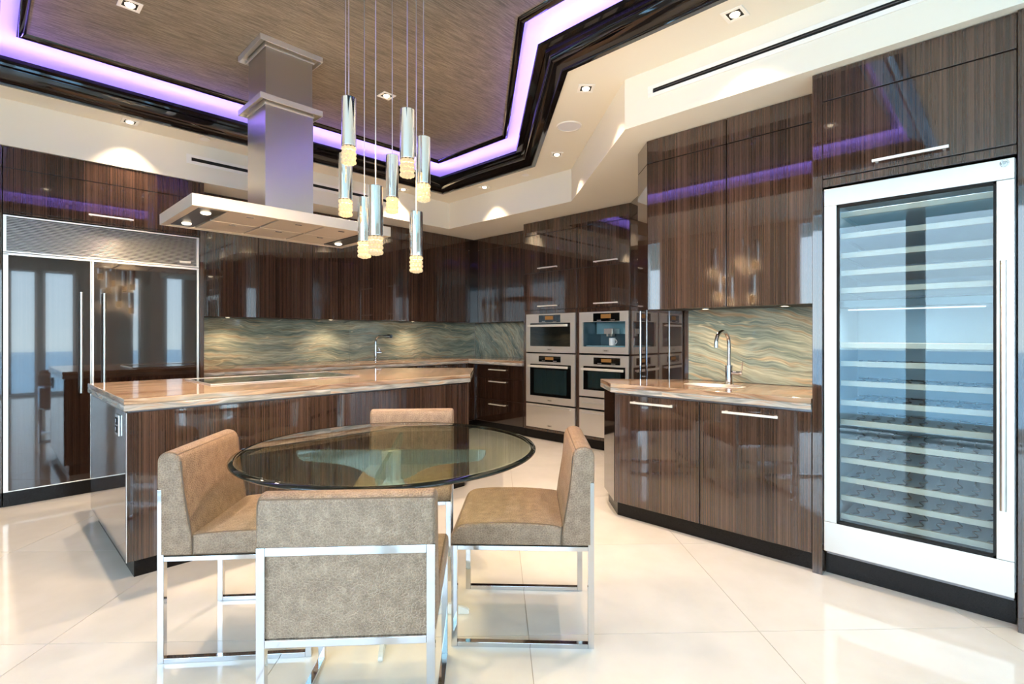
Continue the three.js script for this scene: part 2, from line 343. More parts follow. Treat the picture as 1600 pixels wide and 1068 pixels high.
{
  const s = thing('ceiling_speaker', 'round flush ceiling speaker between two downlights near the moulding', 'speaker', [3.331, YC, -2.576]);
  part('grille', new THREE.LatheGeometry([[0, -0.006], [0.088, -0.006], [0.092, -0.004], [0.092, 0]].map((p) => new THREE.Vector2(...p)), 40), M.speaker, s);
  part('ring', new THREE.LatheGeometry([[0.093, 0], [0.093, -0.007], [0.098, -0.008], [0.104, -0.005], [0.105, 0]].map((p) => new THREE.Vector2(...p)), 40), M.white, s);
  for (const [x, z, l] of [[1.352, -4.993, 'small white sprinkler cover plate above the left end of the extractor'], [4.002, -3.676, 'small white sprinkler cover plate by the oven-side moulding corner']]) {
    const c = thing('sprinkler_cover', l, 'sprinkler cover', [x, YC, z]);
    part('plate', new THREE.LatheGeometry([[0, -0.014], [0.036, -0.014], [0.040, -0.012], [0.040, -0.009], [0, -0.009]].map((p) => new THREE.Vector2(...p)), 28), M.white, c);
    part('collar', cyl(0, 0, -0.009, 0, 0.026), M.white, c);
  }
}
{
  const v1 = thing('slot_vent', 'long black slot air vent in the white fascia behind the extractor', 'vent', [1.27, 2.80, -5.19]);
  at('slot', B(1.30, 3.42, 2.783, 2.812, -5.192, -5.184, 0), M.slot, v1);
  at('frame', [B(1.262, 3.46, 2.812, 2.838, -5.19, -5.182), B(1.262, 3.46, 2.757, 2.783, -5.19, -5.182), B(1.262, 1.30, 2.783, 2.812, -5.19, -5.182), B(3.42, 3.46, 2.783, 2.812, -5.19, -5.182)], M.white, v1);
  const v2 = thing('slot_vent', 'long black slot air vent in the white fascia over the bar cabinets', 'vent', [2.985, 2.80, -1.65]);
  at('slot', B(2.979, 2.987, 2.785, 2.812, -1.635, 1.2, 0), M.slot, v2);
  at('blade', B(2.974, 2.979, 2.796, 2.800, -1.635, 1.2, 0), M.steelDark, v2);
  at('frame', [B(2.976, 2.985, 2.812, 2.836, -1.672, 1.24), B(2.976, 2.985, 2.761, 2.785, -1.672, 1.24), B(2.976, 2.985, 2.785, 2.812, -1.672, -1.635), B(2.976, 2.985, 2.785, 2.812, 1.2, 1.24)], M.white, v2);
}

// ------------------------------------------------------------------ handles
function pullX(x, y, z0, z1, parent, out = 0.032, h = 0.012) {          // slim bar on a face that looks towards -x
  return at('handle', [B(x - out, x - out + 0.010, y - h / 2, y + h / 2, z0, z1, 0.0012), B(x - out + 0.008, x, y - h / 2, y + h / 2, z0 + 0.012, z0 + 0.022, 0), B(x - out + 0.008, x, y - h / 2, y + h / 2, z1 - 0.022, z1 - 0.012, 0)], M.pull, parent, 'slim metal bar handle');
}
function pullZ(z, y, x0, x1, parent, out = 0.032, h = 0.012) {          // the same on a face that looks towards +z
  return at('handle', [B(x0, x1, y - h / 2, y + h / 2, z + out - 0.010, z + out, 0.0012), B(x0 + 0.012, x0 + 0.022, y - h / 2, y + h / 2, z, z + out - 0.008, 0), B(x1 - 0.022, x1 - 0.012, y - h / 2, y + h / 2, z, z + out - 0.008, 0)], M.pull, parent, 'slim metal bar handle');
}
const G = 0.0028;                                                      // half of a gap between doors

// ------------------------------------------------------------------ refrigerator wall
const FZ = -5.2;
{
  const c = thing('overhead_cabinet', 'dark glossy cabinet above the refrigerator grille with a lift-up door', 'cabinet', [0.117, 2.125, FZ]);
  at('carcass', B(0.119, 1.361, 2.125, 2.608, -5.9, FZ - 0.022), M.gap, c);
  at('top_panel', B(0.119, 1.361, 2.455 + G, 2.608, FZ - 0.02, FZ), M.wood, c);
  const d = at('door', B(0.119, 1.361, 2.145, 2.455 - G, FZ - 0.02, FZ), M.wood, c); pullZ(FZ, 2.19, 0.595, 0.882, d);
  at('lower_rail', B(0.119, 1.361, 2.125, 2.1415, FZ - 0.02, FZ - 0.003), M.wood, c);
  const e = thing('side_panel', 'tall dark glossy side panel on the right of the refrigerator', 'cabinet panel', [1.365, 0, FZ]);
  at('panel', B(1.365, 1.402, 0, 2.61, -5.9, FZ + 0.004), M.wood, e);
  const f = thing('tall_cabinet', 'tall dark glossy cabinet cut by the left edge, beside the refrigerator', 'cabinet', [-0.5, 0, FZ]);
  at('carcass', B(-0.56, 0.110, 0.11, 2.608, -5.9, FZ - 0.022), M.gap, f); at('top_panel', B(-0.56, 0.114, 2.455 + G, 2.608, FZ - 0.02, FZ), M.woodB, f);
  at('door', B(-0.56, 0.114, 0.113, 2.455 - G, FZ - 0.02, FZ), M.woodB, f); at('kick_board', B(-0.56, 0.114, 0, 0.11, FZ - 0.07, FZ - 0.05), M.kick, f);
}
{
  const r = thing('refrigerator', 'wide built-in refrigerator with louvred top grille and dark glossy door panels', 'refrigerator', [0.117, 0, FZ]);
  at('body', B(0.121, 1.360, 0.11, 2.118, -5.88, FZ - 0.03), M.gap, r);
  at('frame', [B(0.119, 0.146, 0.115, 1.835, FZ - 0.03, FZ + 0.008), B(0.607, 0.613, 0.115, 1.835, FZ - 0.03, FZ + 0.004), B(0.616, 0.630, 0.115, 1.835, FZ - 0.03, FZ + 0.004), B(1.345, 1.361, 0.115, 1.835, FZ - 0.03, FZ + 0.006), B(0.119, 1.361, 1.826, 1.842, FZ - 0.03, FZ + 0.008), B(0.146, 1.345, 0.115, 0.122, FZ - 0.03, FZ + 0.004)], M.aluminium, r, 'bright metal door frame');
  const d1 = at('door', B(0.146, 0.607, 0.122, 1.826, FZ - 0.02, FZ), M.woodDark, r), d2 = at('door', B(0.630, 1.345, 0.122, 1.826, FZ - 0.02, FZ), M.woodDark, r);
  for (const [d, x] of [[d1, 0.549], [d2, 0.690]]) at('handle', [rod([x, 0.80, FZ + 0.045], [x, 1.58, FZ + 0.045], 0.0095, 16), rod([x, 0.86, FZ], [x, 0.86, FZ + 0.045], 0.006), rod([x, 1.52, FZ], [x, 1.52, FZ + 0.045], 0.006)], M.steelV, d, 'long round metal bar handle');
  const g = at('grille', [B(0.119, 0.137, 1.846, 2.114, FZ - 0.03, FZ + 0.008), B(1.343, 1.361, 1.846, 2.114, FZ - 0.03, FZ + 0.008), B(0.137, 1.343, 2.102, 2.114, FZ - 0.03, FZ + 0.008), B(0.137, 1.343, 1.846, 1.856, FZ - 0.03, FZ + 0.008)], M.aluminium, r, 'bright metal louvred grille');
  const s = B(0.137, 1.343, 0, 0.0045, FZ - 0.022, FZ + 0.002, 0.001);
  for (let i = 0; i < 21; i++) { const q = s.clone(); q.translate(0, 1.8605 + i * 0.0115, 0); at('slat', q, M.steelV, g); }
  at('grille_back', B(0.137, 1.343, 1.856, 2.102, FZ - 0.03, FZ - 0.024, 0), M.slot, r);
  at('badge', B(1.212, 1.297, 1.878, 1.895, FZ + 0.002, FZ + 0.006, 0.001), M.steel, r, 'small metal name plate');
  at('kick_board', B(0.119, 1.361, 0, 0.108, FZ - 0.06, FZ - 0.045), M.kick, r);
}

// ------------------------------------------------------------------ wall cabinets over the back counter
const UZ = -5.52, UY = 1.427, UJ = 2.447, UT = 2.608;
{
  const X = [1.404, 1.981, 2.552, 3.13, 3.70, 4.273, 4.845];
  const L = ['hidden partly behind the hood, next to the refrigerator', 'below the left half of the extractor canopy', 'below the right half of the extractor canopy', 'above the back sink tap', 'between the pendants and the corner, left one', 'leftmost of the corner pair on the back wall'];
  const lab = ['dark glossy wall cabinet right beside the refrigerator panel, first of the back row', 'dark glossy wall cabinet, second along the back row from the refrigerator', 'dark glossy wall cabinet, third along the back row, left of the back tap', 'dark glossy wall cabinet directly above the back wall tap', 'dark glossy wall cabinet, fifth along the back row, right of the tap', 'dark glossy wall cabinet at the right end of the back row, in the corner'];
  for (let i = 0; i < 6; i++) {
    const c = thing('wall_cabinet', lab[i], 'cabinet', [X[i], UY, UZ], 0, 'wall cabinets along the back wall');
    at('carcass', B(X[i] + 0.001, X[i + 1] - 0.001, UY + 0.004, UT, -5.9, UZ - 0.022), M.gap, c);
    at('door', B(X[i] + G, X[i + 1] - G, UY, UJ - G, UZ - 0.02, UZ, 0.002), i % 2 ? M.wood : M.woodB, c);
    at('top_panel', B(X[i] + G / 2, X[i + 1] - G / 2, UJ + G, UT, UZ - 0.02, UZ), i % 2 ? M.wood : M.woodB, c);
  }
  const UX = 4.92, Zs = [-5.44, -4.874, -4.316], lab2 = ['dark glossy wall cabinet just right of the inner corner over the drawers', 'dark glossy wall cabinet touching the oven tower over the drawers'];
  const p = thing('corner_post', 'dark corner filler post between the two runs of wall cabinets', 'cabinet panel', [4.88, UY, -5.48]);
  at('post', [B(4.845 + G, 4.94, UY, UT, -5.54, UZ), B(UX, 4.94, UY, UT, UZ, -5.44 - G)], M.woodDark, p);
  for (let i = 0; i < 2; i++) {
    const c = thing('wall_cabinet', lab2[i], 'cabinet', [UX, UY, Zs[i + 1]], 0, 'wall cabinets beside the oven tower');
    at('carcass', B(UX + 0.022, 5.29, UY + 0.004, UT, Zs[i] + 0.001, Zs[i + 1] - 0.001), M.gap, c);
    at('door', B(UX, UX + 0.02, UY, UJ - G, Zs[i] + G, Zs[i + 1] - G, 0.002), M.wood, c);
    at('top_panel', B(UX, UX + 0.02, UJ + G, UT, Zs[i] + G / 2, Zs[i + 1] - G / 2), M.wood, c);
  }
}
// ------------------------------------------------------------------ back base cabinets, counter, backsplash, tap
{
  const X = [1.404, 2.2, 3.0, 3.85, 4.63], lab = ['dark base cabinet under the back counter beside the refrigerator', 'dark base cabinet under the back counter behind the cooktop', 'dark base cabinet under the back tap', 'dark base cabinet under the back counter at the inner corner'];
  for (let i = 0; i < 4; i++) {
    const c = thing('base_cabinet', lab[i], 'cabinet', [X[i], 0, -5.34], 0, 'base cabinets along the back wall');
    at('carcass', B(X[i] + 0.001, X[i + 1] - 0.001, 0.11, 0.70, -5.9, -5.342), M.gap, c);
    at('door', B(X[i] + G, X[i + 1] - G, 0.112, 0.862, -5.34, -5.32, 0.002), M.wood, c);
    at('kick_board', B(X[i] + 0.001, X[i + 1] - 0.001, 0, 0.108, -5.40, -5.385), M.kick, c);
  }
  const d = thing('drawer_cabinet', 'dark glossy cabinet of three drawers with bar handles left of the ovens', 'cabinet', [4.65, 0, -4.73]);
  at('carcass', B(4.672, 5.28, 0.11, 0.866, -5.31, -4.308), M.gap, d);
  at('filler', B(4.63, 4.66, 0.11, 0.866, -5.318, -5.175, 0.002), M.woodDark, d);
  for (const [y0, y1, hy] of [[0.694, 0.860, 0.802], [0.411, 0.690, 0.648], [0.118, 0.407, 0.353]]) { const w = at('drawer', B(4.65, 4.67, y0, y1, -5.17, -4.31, 0.002), M.woodDark, d); pullX(4.65, hy, -4.902, -4.596, w); }
  at('kick_board', B(4.70, 4.715, 0, 0.108, -5.31, -4.31), M.kick, d);
  const c = thing('countertop', 'brown and grey stone counter running along the back wall into the corner', 'countertop', [1.404, 0.87, -5.3]);
  const P = [[1.406, -5.905], [5.29, -5.905], [5.29, -4.308], [4.625, -4.308], [4.625, -5.30], [1.406, -5.30]], hole = []; for (let i = 0; i < 24; i++) { const a = -i / 24 * Math.PI * 2; hole.push([3.42 + 0.30 * Math.sign(Math.cos(a)) * Math.pow(Math.abs(Math.cos(a)), 0.5), -5.53 + 0.13 * Math.sign(Math.sin(a)) * Math.pow(Math.abs(Math.sin(a)), 0.5)]); }
  at('top_slab', slab(P, 0.902, 0.93, [hole], 0.003), M.counter, c); at('edge_band', slab(P, 0.868, 0.899, [hole], 0.003), M.counterEdge, c); at('joint', slab(inset(P, 0.006), 0.898, 0.903, [hole]), M.counterEdge, c);
  const sk = thing('sink', 'steel undermount sink in the back counter below the tap', 'sink', [3.42, 0.72, -5.53]);
  at('basin', [B(3.12, 3.72, 0.72, 0.727, -5.66, -5.40), B(3.112, 3.12, 0.72, 0.868, -5.66, -5.40), B(3.72, 3.728, 0.72, 0.868, -5.66, -5.40), B(3.112, 3.728, 0.72, 0.868, -5.668, -5.66), B(3.112, 3.728, 0.72, 0.868, -5.40, -5.392)], M.steel, sk);
  at('drain', cyl(3.42, -5.53, 0.7265, 0.731, 0.045), M.chrome, sk);
  const b = thing('backsplash', 'grey green stone backsplash with wavy horizontal veins on the back wall', 'backsplash', [1.404, 0.93, -5.9]);
  for (const [x0, x1] of [[1.404, 3.20], [3.201, 5.277]]) at('stone_slab', B(x0, x1, 0.931, 1.43, -5.918, -5.902), M.backsplash, b);
  const b2 = thing('backsplash', 'grey green stone backsplash with steep diagonal veins beside the oven tower', 'backsplash', [5.29, 0.93, -5]);
  at('stone_slab', B(5.281, 5.298, 0.931, 1.43, -5.90, -4.31), M.sideSplash, b2);
  const f = thing('tap', 'chrome kitchen tap with long horizontal spout before the back backsplash', 'tap', [3.46, 0.93, -5.73]);
  at('body', [cyl(3.46, -5.73, 0.93, 0.938, 0.03), cyl(3.46, -5.73, 0.938, 1.05, 0.021)], M.chrome, f);
  at('spout', [tube([[3.46, 1.05, -5.73], [3.46, 1.16, -5.73], [3.462, 1.205, -5.722], [3.475, 1.232, -5.69], [3.49, 1.236, -5.64], [3.50, 1.236, -5.52]], 0.0135), rod([3.50, 1.236, -5.52], [3.505, 1.236, -5.45], 0.022, 20)], M.chrome, f);
  at('lever', [rod([3.46, 1.03, -5.73], [3.525, 1.03, -5.70], 0.017, 16), rod([3.52, 1.03, -5.702], [3.50, 1.09, -5.725], 0.006)], M.chrome, f);
}

// ------------------------------------------------------------------ oven tower
const OX = 4.65;
{
  const cols = [[-4.304, -3.491, 'left'], [-3.489, -2.812, 'right']];
  const hs = [[-4.053, -3.759], [-3.247, -2.945]];
  cols.forEach(([z0, z1, s], i) => {
    const c = thing('oven_tower', `dark glossy tall cabinet holding the ${s === 'left' ? 'microwave, oven and warming drawer' : 'coffee machine, small oven and steel drawers'}`, 'cabinet', [OX, 0, z1]);
    const a0 = i ? -3.451 : -4.251, a1 = i ? -2.822 : -3.510, yl = 0.142;
    at('carcass', [B(OX + 0.022, 5.28, 1.503, UT, z0 + 0.001, z1 - 0.001), B(OX + 0.022, 5.28, 0.11, yl, z0 + 0.001, z1 - 0.001), B(OX + 0.022, 5.28, yl, 1.503, z0 + 0.001, a0 - 0.001), B(OX + 0.022, 5.28, yl, 1.503, a1 + 0.001, z1 - 0.001), B(5.24, 5.28, yl, 1.503, a0, a1)], M.gap, c);
    at('top_panel', B(OX, OX + 0.02, 2.451 + G, UT, z0 + G / 2, z1 - G / 2), M.wood, c);
    const d1 = at('door', B(OX, OX + 0.02, 1.996 + G, 2.451 - G, z0 + G, z1 - G, 0.002), M.wood, c), d2 = at('door', B(OX, OX + 0.02, 1.548 + G, 1.996 - G, z0 + G, z1 - G, 0.002), M.woodB, c);
    pullX(OX, 2.043, ...hs[i], d1, 0.034, 0.014); pullX(OX, 1.592, ...hs[i], d2, 0.034, 0.014);
    at('surround', [B(OX, OX + 0.02, 1.505, 1.545, z0 + G, z1 - G, 0.001), B(OX, OX + 0.02, 0.112, 1.505, z0 + G, a0 - 0.002, 0.001), B(OX, OX + 0.02, 0.112, 1.505, a1 + 0.002, z1 - G, 0.001), B(OX, OX + 0.02, 0.112, yl - 0.002, a0 - 0.002, a1 + 0.002, 0.001)], M.wood, c);
    at('kick_board', B(OX + 0.05, OX + 0.065, 0, 0.108, z0, z1), M.kick, c);
  });
}
function logoTexture(text) {
  const c = document.createElement('canvas'); c.width = 128; c.height = 32; const x = c.getContext('2d');
  x.fillStyle = '#c9c2b6'; x.fillRect(0, 0, 128, 32); x.fillStyle = '#3a3632'; x.font = 'bold 27px sans-serif'; x.textAlign = 'center'; x.textBaseline = 'middle'; x.fillText(text, 64, 17);
  const t = new THREE.CanvasTexture(c); t.colorSpace = THREE.SRGBColorSpace; return t;
}
const logoMat = std({ map: logoTexture('Miele'), metalness: 0.6, roughness: 0.35 });
function logo(x, y, z, parent) { const g = new THREE.PlaneGeometry(0.075, 0.02); g.rotateY(-Math.PI / 2); g.translate(x, y, z); return at('logo', g, logoMat, parent, 'small dark maker lettering'); }
function display(x, y0, y1, z0, z1, parent) {
  const p = at('display', B(x - 0.003, x + 0.004, y0, y1, z0, z1, 0.001), M.blackGlass, parent, 'black control display');
  const w = z1 - z0, zc = (z0 + z1) / 2 - w * 0.01;
  at('screen', B(x - 0.0042, x - 0.002, y0 + (y1 - y0) * 0.36, y1 - 0.012, zc - w * 0.19, zc + w * 0.19, 0), M.orange, p, 'amber lit screen');
  for (const k of [-0.3, -0.22, 0.22, 0.3]) at('button', B(x - 0.0045, x - 0.002, y0 + 0.008, y0 + 0.014, zc + k * w - 0.012, zc + k * w + 0.012, 0), M.aluminium, p);
}
function applianceBody(t, y0, y1, z0, z1) { at('body', B(OX + 0.01, 5.22, y0 + 0.003, y1 - 0.003, z0 + 0.003, z1 - 0.003), M.slot, t); }
function frontFrame(t, x, y0, y1, z0, z1, gy0, gy1, gz0, gz1) {
  at('front', [B(x, OX + 0.012, gy1, y1, z0, z1), B(x, OX + 0.012, y0, gy0, z0, z1), B(x, OX + 0.012, gy0, gy1, z0, gz0), B(x, OX + 0.012, gy0, gy1, gz1, z1)], M.steel, t, 'brushed steel front');
}
function ovenHandle(t, x, y, z0, z1) { at('handle', [B(x - 0.045, x - 0.03, y - 0.013, y + 0.013, z0, z1, 0.004), B(x - 0.03, x, y - 0.008, y + 0.008, z0 + 0.03, z0 + 0.05, 0), B(x - 0.03, x, y - 0.008, y + 0.008, z1 - 0.05, z1 - 0.03, 0)], M.pull, t, 'flat bright bar handle'); }
{
  const x = OX - 0.012;
  const a = thing('microwave', 'built-in steel microwave with dark glass at the top of the left oven column', 'microwave', [OX, 1.044, -3.88]);
  applianceBody(a, 1.044, 1.50, -4.249, -3.512); frontFrame(a, x, 1.046, 1.50, -4.249, -3.512, 1.117, 1.391, -4.187, -3.575);
  at('window', B(x + 0.002, x + 0.01, 1.119, 1.389, -4.186, -3.576, 0.001), M.blackGlass, a); display(x, 1.398, 1.484, -4.043, -3.717, a); ovenHandle(a, x, 1.36, -4.187, -3.587); logo(x - 0.001, 1.081, -3.88, a);
  const b = thing('oven', 'built-in steel wall oven with large dark window below the microwave', 'oven', [OX, 0.443, -3.88]);
  applianceBody(b, 0.443, 1.032, -4.249, -3.512); frontFrame(b, x, 0.445, 1.030, -4.249, -3.512, 0.525, 0.906, -4.187, -3.565);
  at('window', B(x + 0.002, x + 0.01, 0.527, 0.904, -4.186, -3.566, 0.001), M.blackGlass, b);
  at('inner_window', B(x + 0.0005, x + 0.003, 0.56, 0.84, -4.12, -3.63, 0.001), std({ color: 0x1a2a2c, roughness: 0.04, ior: 1.6 }), b); display(x, 0.935, 1.003, -4.043, -3.712, b); ovenHandle(b, x, 0.88, -4.187, -3.585); logo(x - 0.001, 0.484, -3.88, b);
  const c = thing('warming_drawer', 'wide plain steel warming drawer at the foot of the left oven column', 'warming drawer', [OX, 0.145, -3.88]);
  applianceBody(c, 0.145, 0.430, -4.249, -3.512); at('front', B(x, OX + 0.012, 0.147, 0.426, -4.249, -3.512, 0.003), M.steel, c); at('handle', B(x - 0.022, x, 0.398, 0.412, -4.17, -3.57, 0.003), M.aluminium, c, 'slim lip handle'); logo(x - 0.001, 0.185, -3.88, c);
  const d = thing('coffee_machine', 'built-in coffee machine with open blue lit niche above the right oven', 'coffee machine', [OX, 1.048, -3.1]);
  const z0 = -3.449, z1 = -2.824;
  at('body', [B(OX + 0.01, 5.2, 1.125, 1.39, -2.86, z1), B(OX + 0.01, 5.2, 1.39, 1.497, z0, z1), B(OX + 0.01, 5.2, 1.05, 1.122, z0, z1), B(5.0, 5.2, 1.12, 1.39, z0, z1), B(OX + 0.01, 5.0, 1.12, 1.39, z0, -3.41)], M.teal, d);
  frontFrame(d, x, 1.05, 1.50, z0, z1, 1.122, 1.392, -3.401, -2.862);
  at('spout', [B(4.72, 4.86, 1.262, 1.32, -3.18, -3.07, 0.004), B(4.74, 4.80, 1.235, 1.262, -3.16, -3.14, 0.002), B(4.74, 4.80, 1.235, 1.262, -3.11, -3.09, 0.002)], M.aluminium, d, 'bright double spout');
  at('niche_panel', [B(4.90, 5.0, 1.26, 1.39, -3.40, -2.98, 0.003), B(4.88, 5.0, 1.26, 1.39, -2.965, -2.87, 0.003), B(4.70, 5.0, 1.122, 1.135, -3.40, -2.87, 0.003)], std({ color: 0x6e98a4, roughness: 0.15 }), d);
  display(x, 1.391 + 0.006, 1.484, -3.26, -2.929, d); logo(x - 0.001, 1.083, -3.1, d);
  const cup = thing('mug', 'white mug standing under the coffee machine spout', 'mug', [4.80, 1.1355, -3.125]);
  part('body', new THREE.LatheGeometry([[0, 0], [0.032, 0], [0.035, 0.004], [0.036, 0.082], [0.033, 0.082], [0.032, 0.006], [0, 0.006]].map((p) => new THREE.Vector2(...p)), 28), M.ceramic, cup);
  { const h = new THREE.TorusGeometry(0.024, 0.005, 10, 20, Math.PI); h.rotateZ(-Math.PI / 2); h.rotateY(-Math.PI / 2); h.translate(0, 0.042, 0.034); part('handle', h, M.ceramic, cup); }
  const e = thing('oven', 'compact steel oven below the coffee machine, partly hidden by the bar counter', 'oven', [OX, 0.577, -3.1]);
  applianceBody(e, 0.577, 1.034, z0, z1); frontFrame(e, x, 0.579, 1.030, z0, z1, 0.649, 0.911, -3.396, -2.862);
  at('window', B(x + 0.002, x + 0.01, 0.651, 0.909, -3.395, -2.863, 0.001), M.blackGlass, e); at('inner_window', B(x + 0.0005, x + 0.003, 0.675, 0.85, -3.33, -2.92, 0.001), std({ color: 0x1a2a2c, roughness: 0.04, ior: 1.6 }), e); display(x, 0.933, 1.007, -3.255, -2.922, e); ovenHandle(e, x, 0.878, -3.396, -2.862);
  for (const [y0, y1, l, hy] of [[0.445, 0.563, 'shallow steel drawer directly below the compact oven', 0.51], [0.146, 0.428, 'deep steel drawer at the foot of the right oven column', 0.398]]) {
    const w = thing('warming_drawer', l, 'warming drawer', [OX, y0, -3.1]); applianceBody(w, y0, y1, z0, z1); at('front', B(x, OX + 0.012, y0 + 0.002, y1 - 0.002, z0, z1, 0.003), M.steel, w); at('handle', B(x - 0.022, x, hy - 0.007, hy + 0.007, -3.40, -2.9, 0.003), M.aluminium, w, 'slim lip handle');
  }
}

// ------------------------------------------------------------------ tall pantry doors on the diagonal wall
{
  const a = [4.648, -2.808], b = [3.70, -1.79], dx = b[0] - a[0], dz = b[1] - a[1], L = Math.hypot(dx, dz), turn = Math.atan2(-dz, dx);
  const t = thing('pantry_cabinet', 'tall dark glossy pantry with a long bar handle on the diagonal wall', 'cabinet', [a[0], 0, a[1]], turn);
  const g = 0.002, s1 = 0.16, s2 = 1.12;
  const face = (x0, x1, y0, y1, d0 = -0.02, d1 = 0) => B(x0, x1, y0, y1, d0, d1, 0.002);
  part('carcass', B(0.004, L - 0.07, 0.11, UT, -0.055, -0.022, 0), M.gap, t);
  part('top_panel', face(g, L - g, 2.447 + G, UT), M.wood, t);
  part('filler', face(g, s1 - g, 0.113, 2.447 - G), M.wood, t);
  const d = part('door', face(s1 + g, s2 - g, 0.113, 2.447 - G), M.woodB, t), e = part('door', face(s2 + g, L - g, 0.113, 2.447 - G), M.wood, t);
  part('handle', merge([rod([0.44, 0.80, 0.028], [0.44, 1.62, 0.028], 0.011, 16), rod([0.44, 0.86, 0], [0.44, 0.86, 0.028], 0.007), rod([0.44, 1.56, 0], [0.44, 1.56, 0.028], 0.007)]), M.chrome, d, 'long chrome bar handle');
  part('edge_strip', B(s2 - 0.004, s2 + 0.004, 0.113, 2.44, 0.0005, 0.004, 0), M.aluminium, t, 'thin bright edge strip');
  part('kick_board', B(0.004, L - 0.07, 0, 0.108, -0.05, -0.04), M.kick, t);
  const p = thing('corner_post', 'narrow glossy filler between the pantry and the bar backsplash', 'cabinet panel', [3.70, 0.915, -1.77]);
  at('post', B(3.703, 3.735, 0.917, 1.43, -1.772, -1.742), M.wood, p);
}

function puckLamp(x, z) { const l = new THREE.SpotLight(WARM, PUCK, 0, 1.2, 0.6, 2); l.position.set(x, 1.418, z); l.target.position.set(x, 0, z); l.castShadow = true; l.shadow.radius = 1; scene.add(l, l.target); }
for (const [x, z, l] of [[1.75, -5.70, 'small puck light under the wall cabinet beside the refrigerator'], [2.85, -5.70, 'small puck light under the wall cabinet left of the back tap'], [4.0, -5.70, 'small puck light under the wall cabinet right of the back tap']]) {
  const k = thing('puck_light', l, 'light', [x, 1.43, z]);
  part('rim', new THREE.LatheGeometry([[0.022, 0], [0.030, 0], [0.031, -0.006], [0.022, -0.006]].map((p) => new THREE.Vector2(...p)), 24), M.chrome, k); part('lens', new THREE.LatheGeometry([[0, -0.007], [0.02, -0.006], [0.022, 0]].map((p) => new THREE.Vector2(...p)), 24), M.bulb, k); puckLamp(x, z);
}
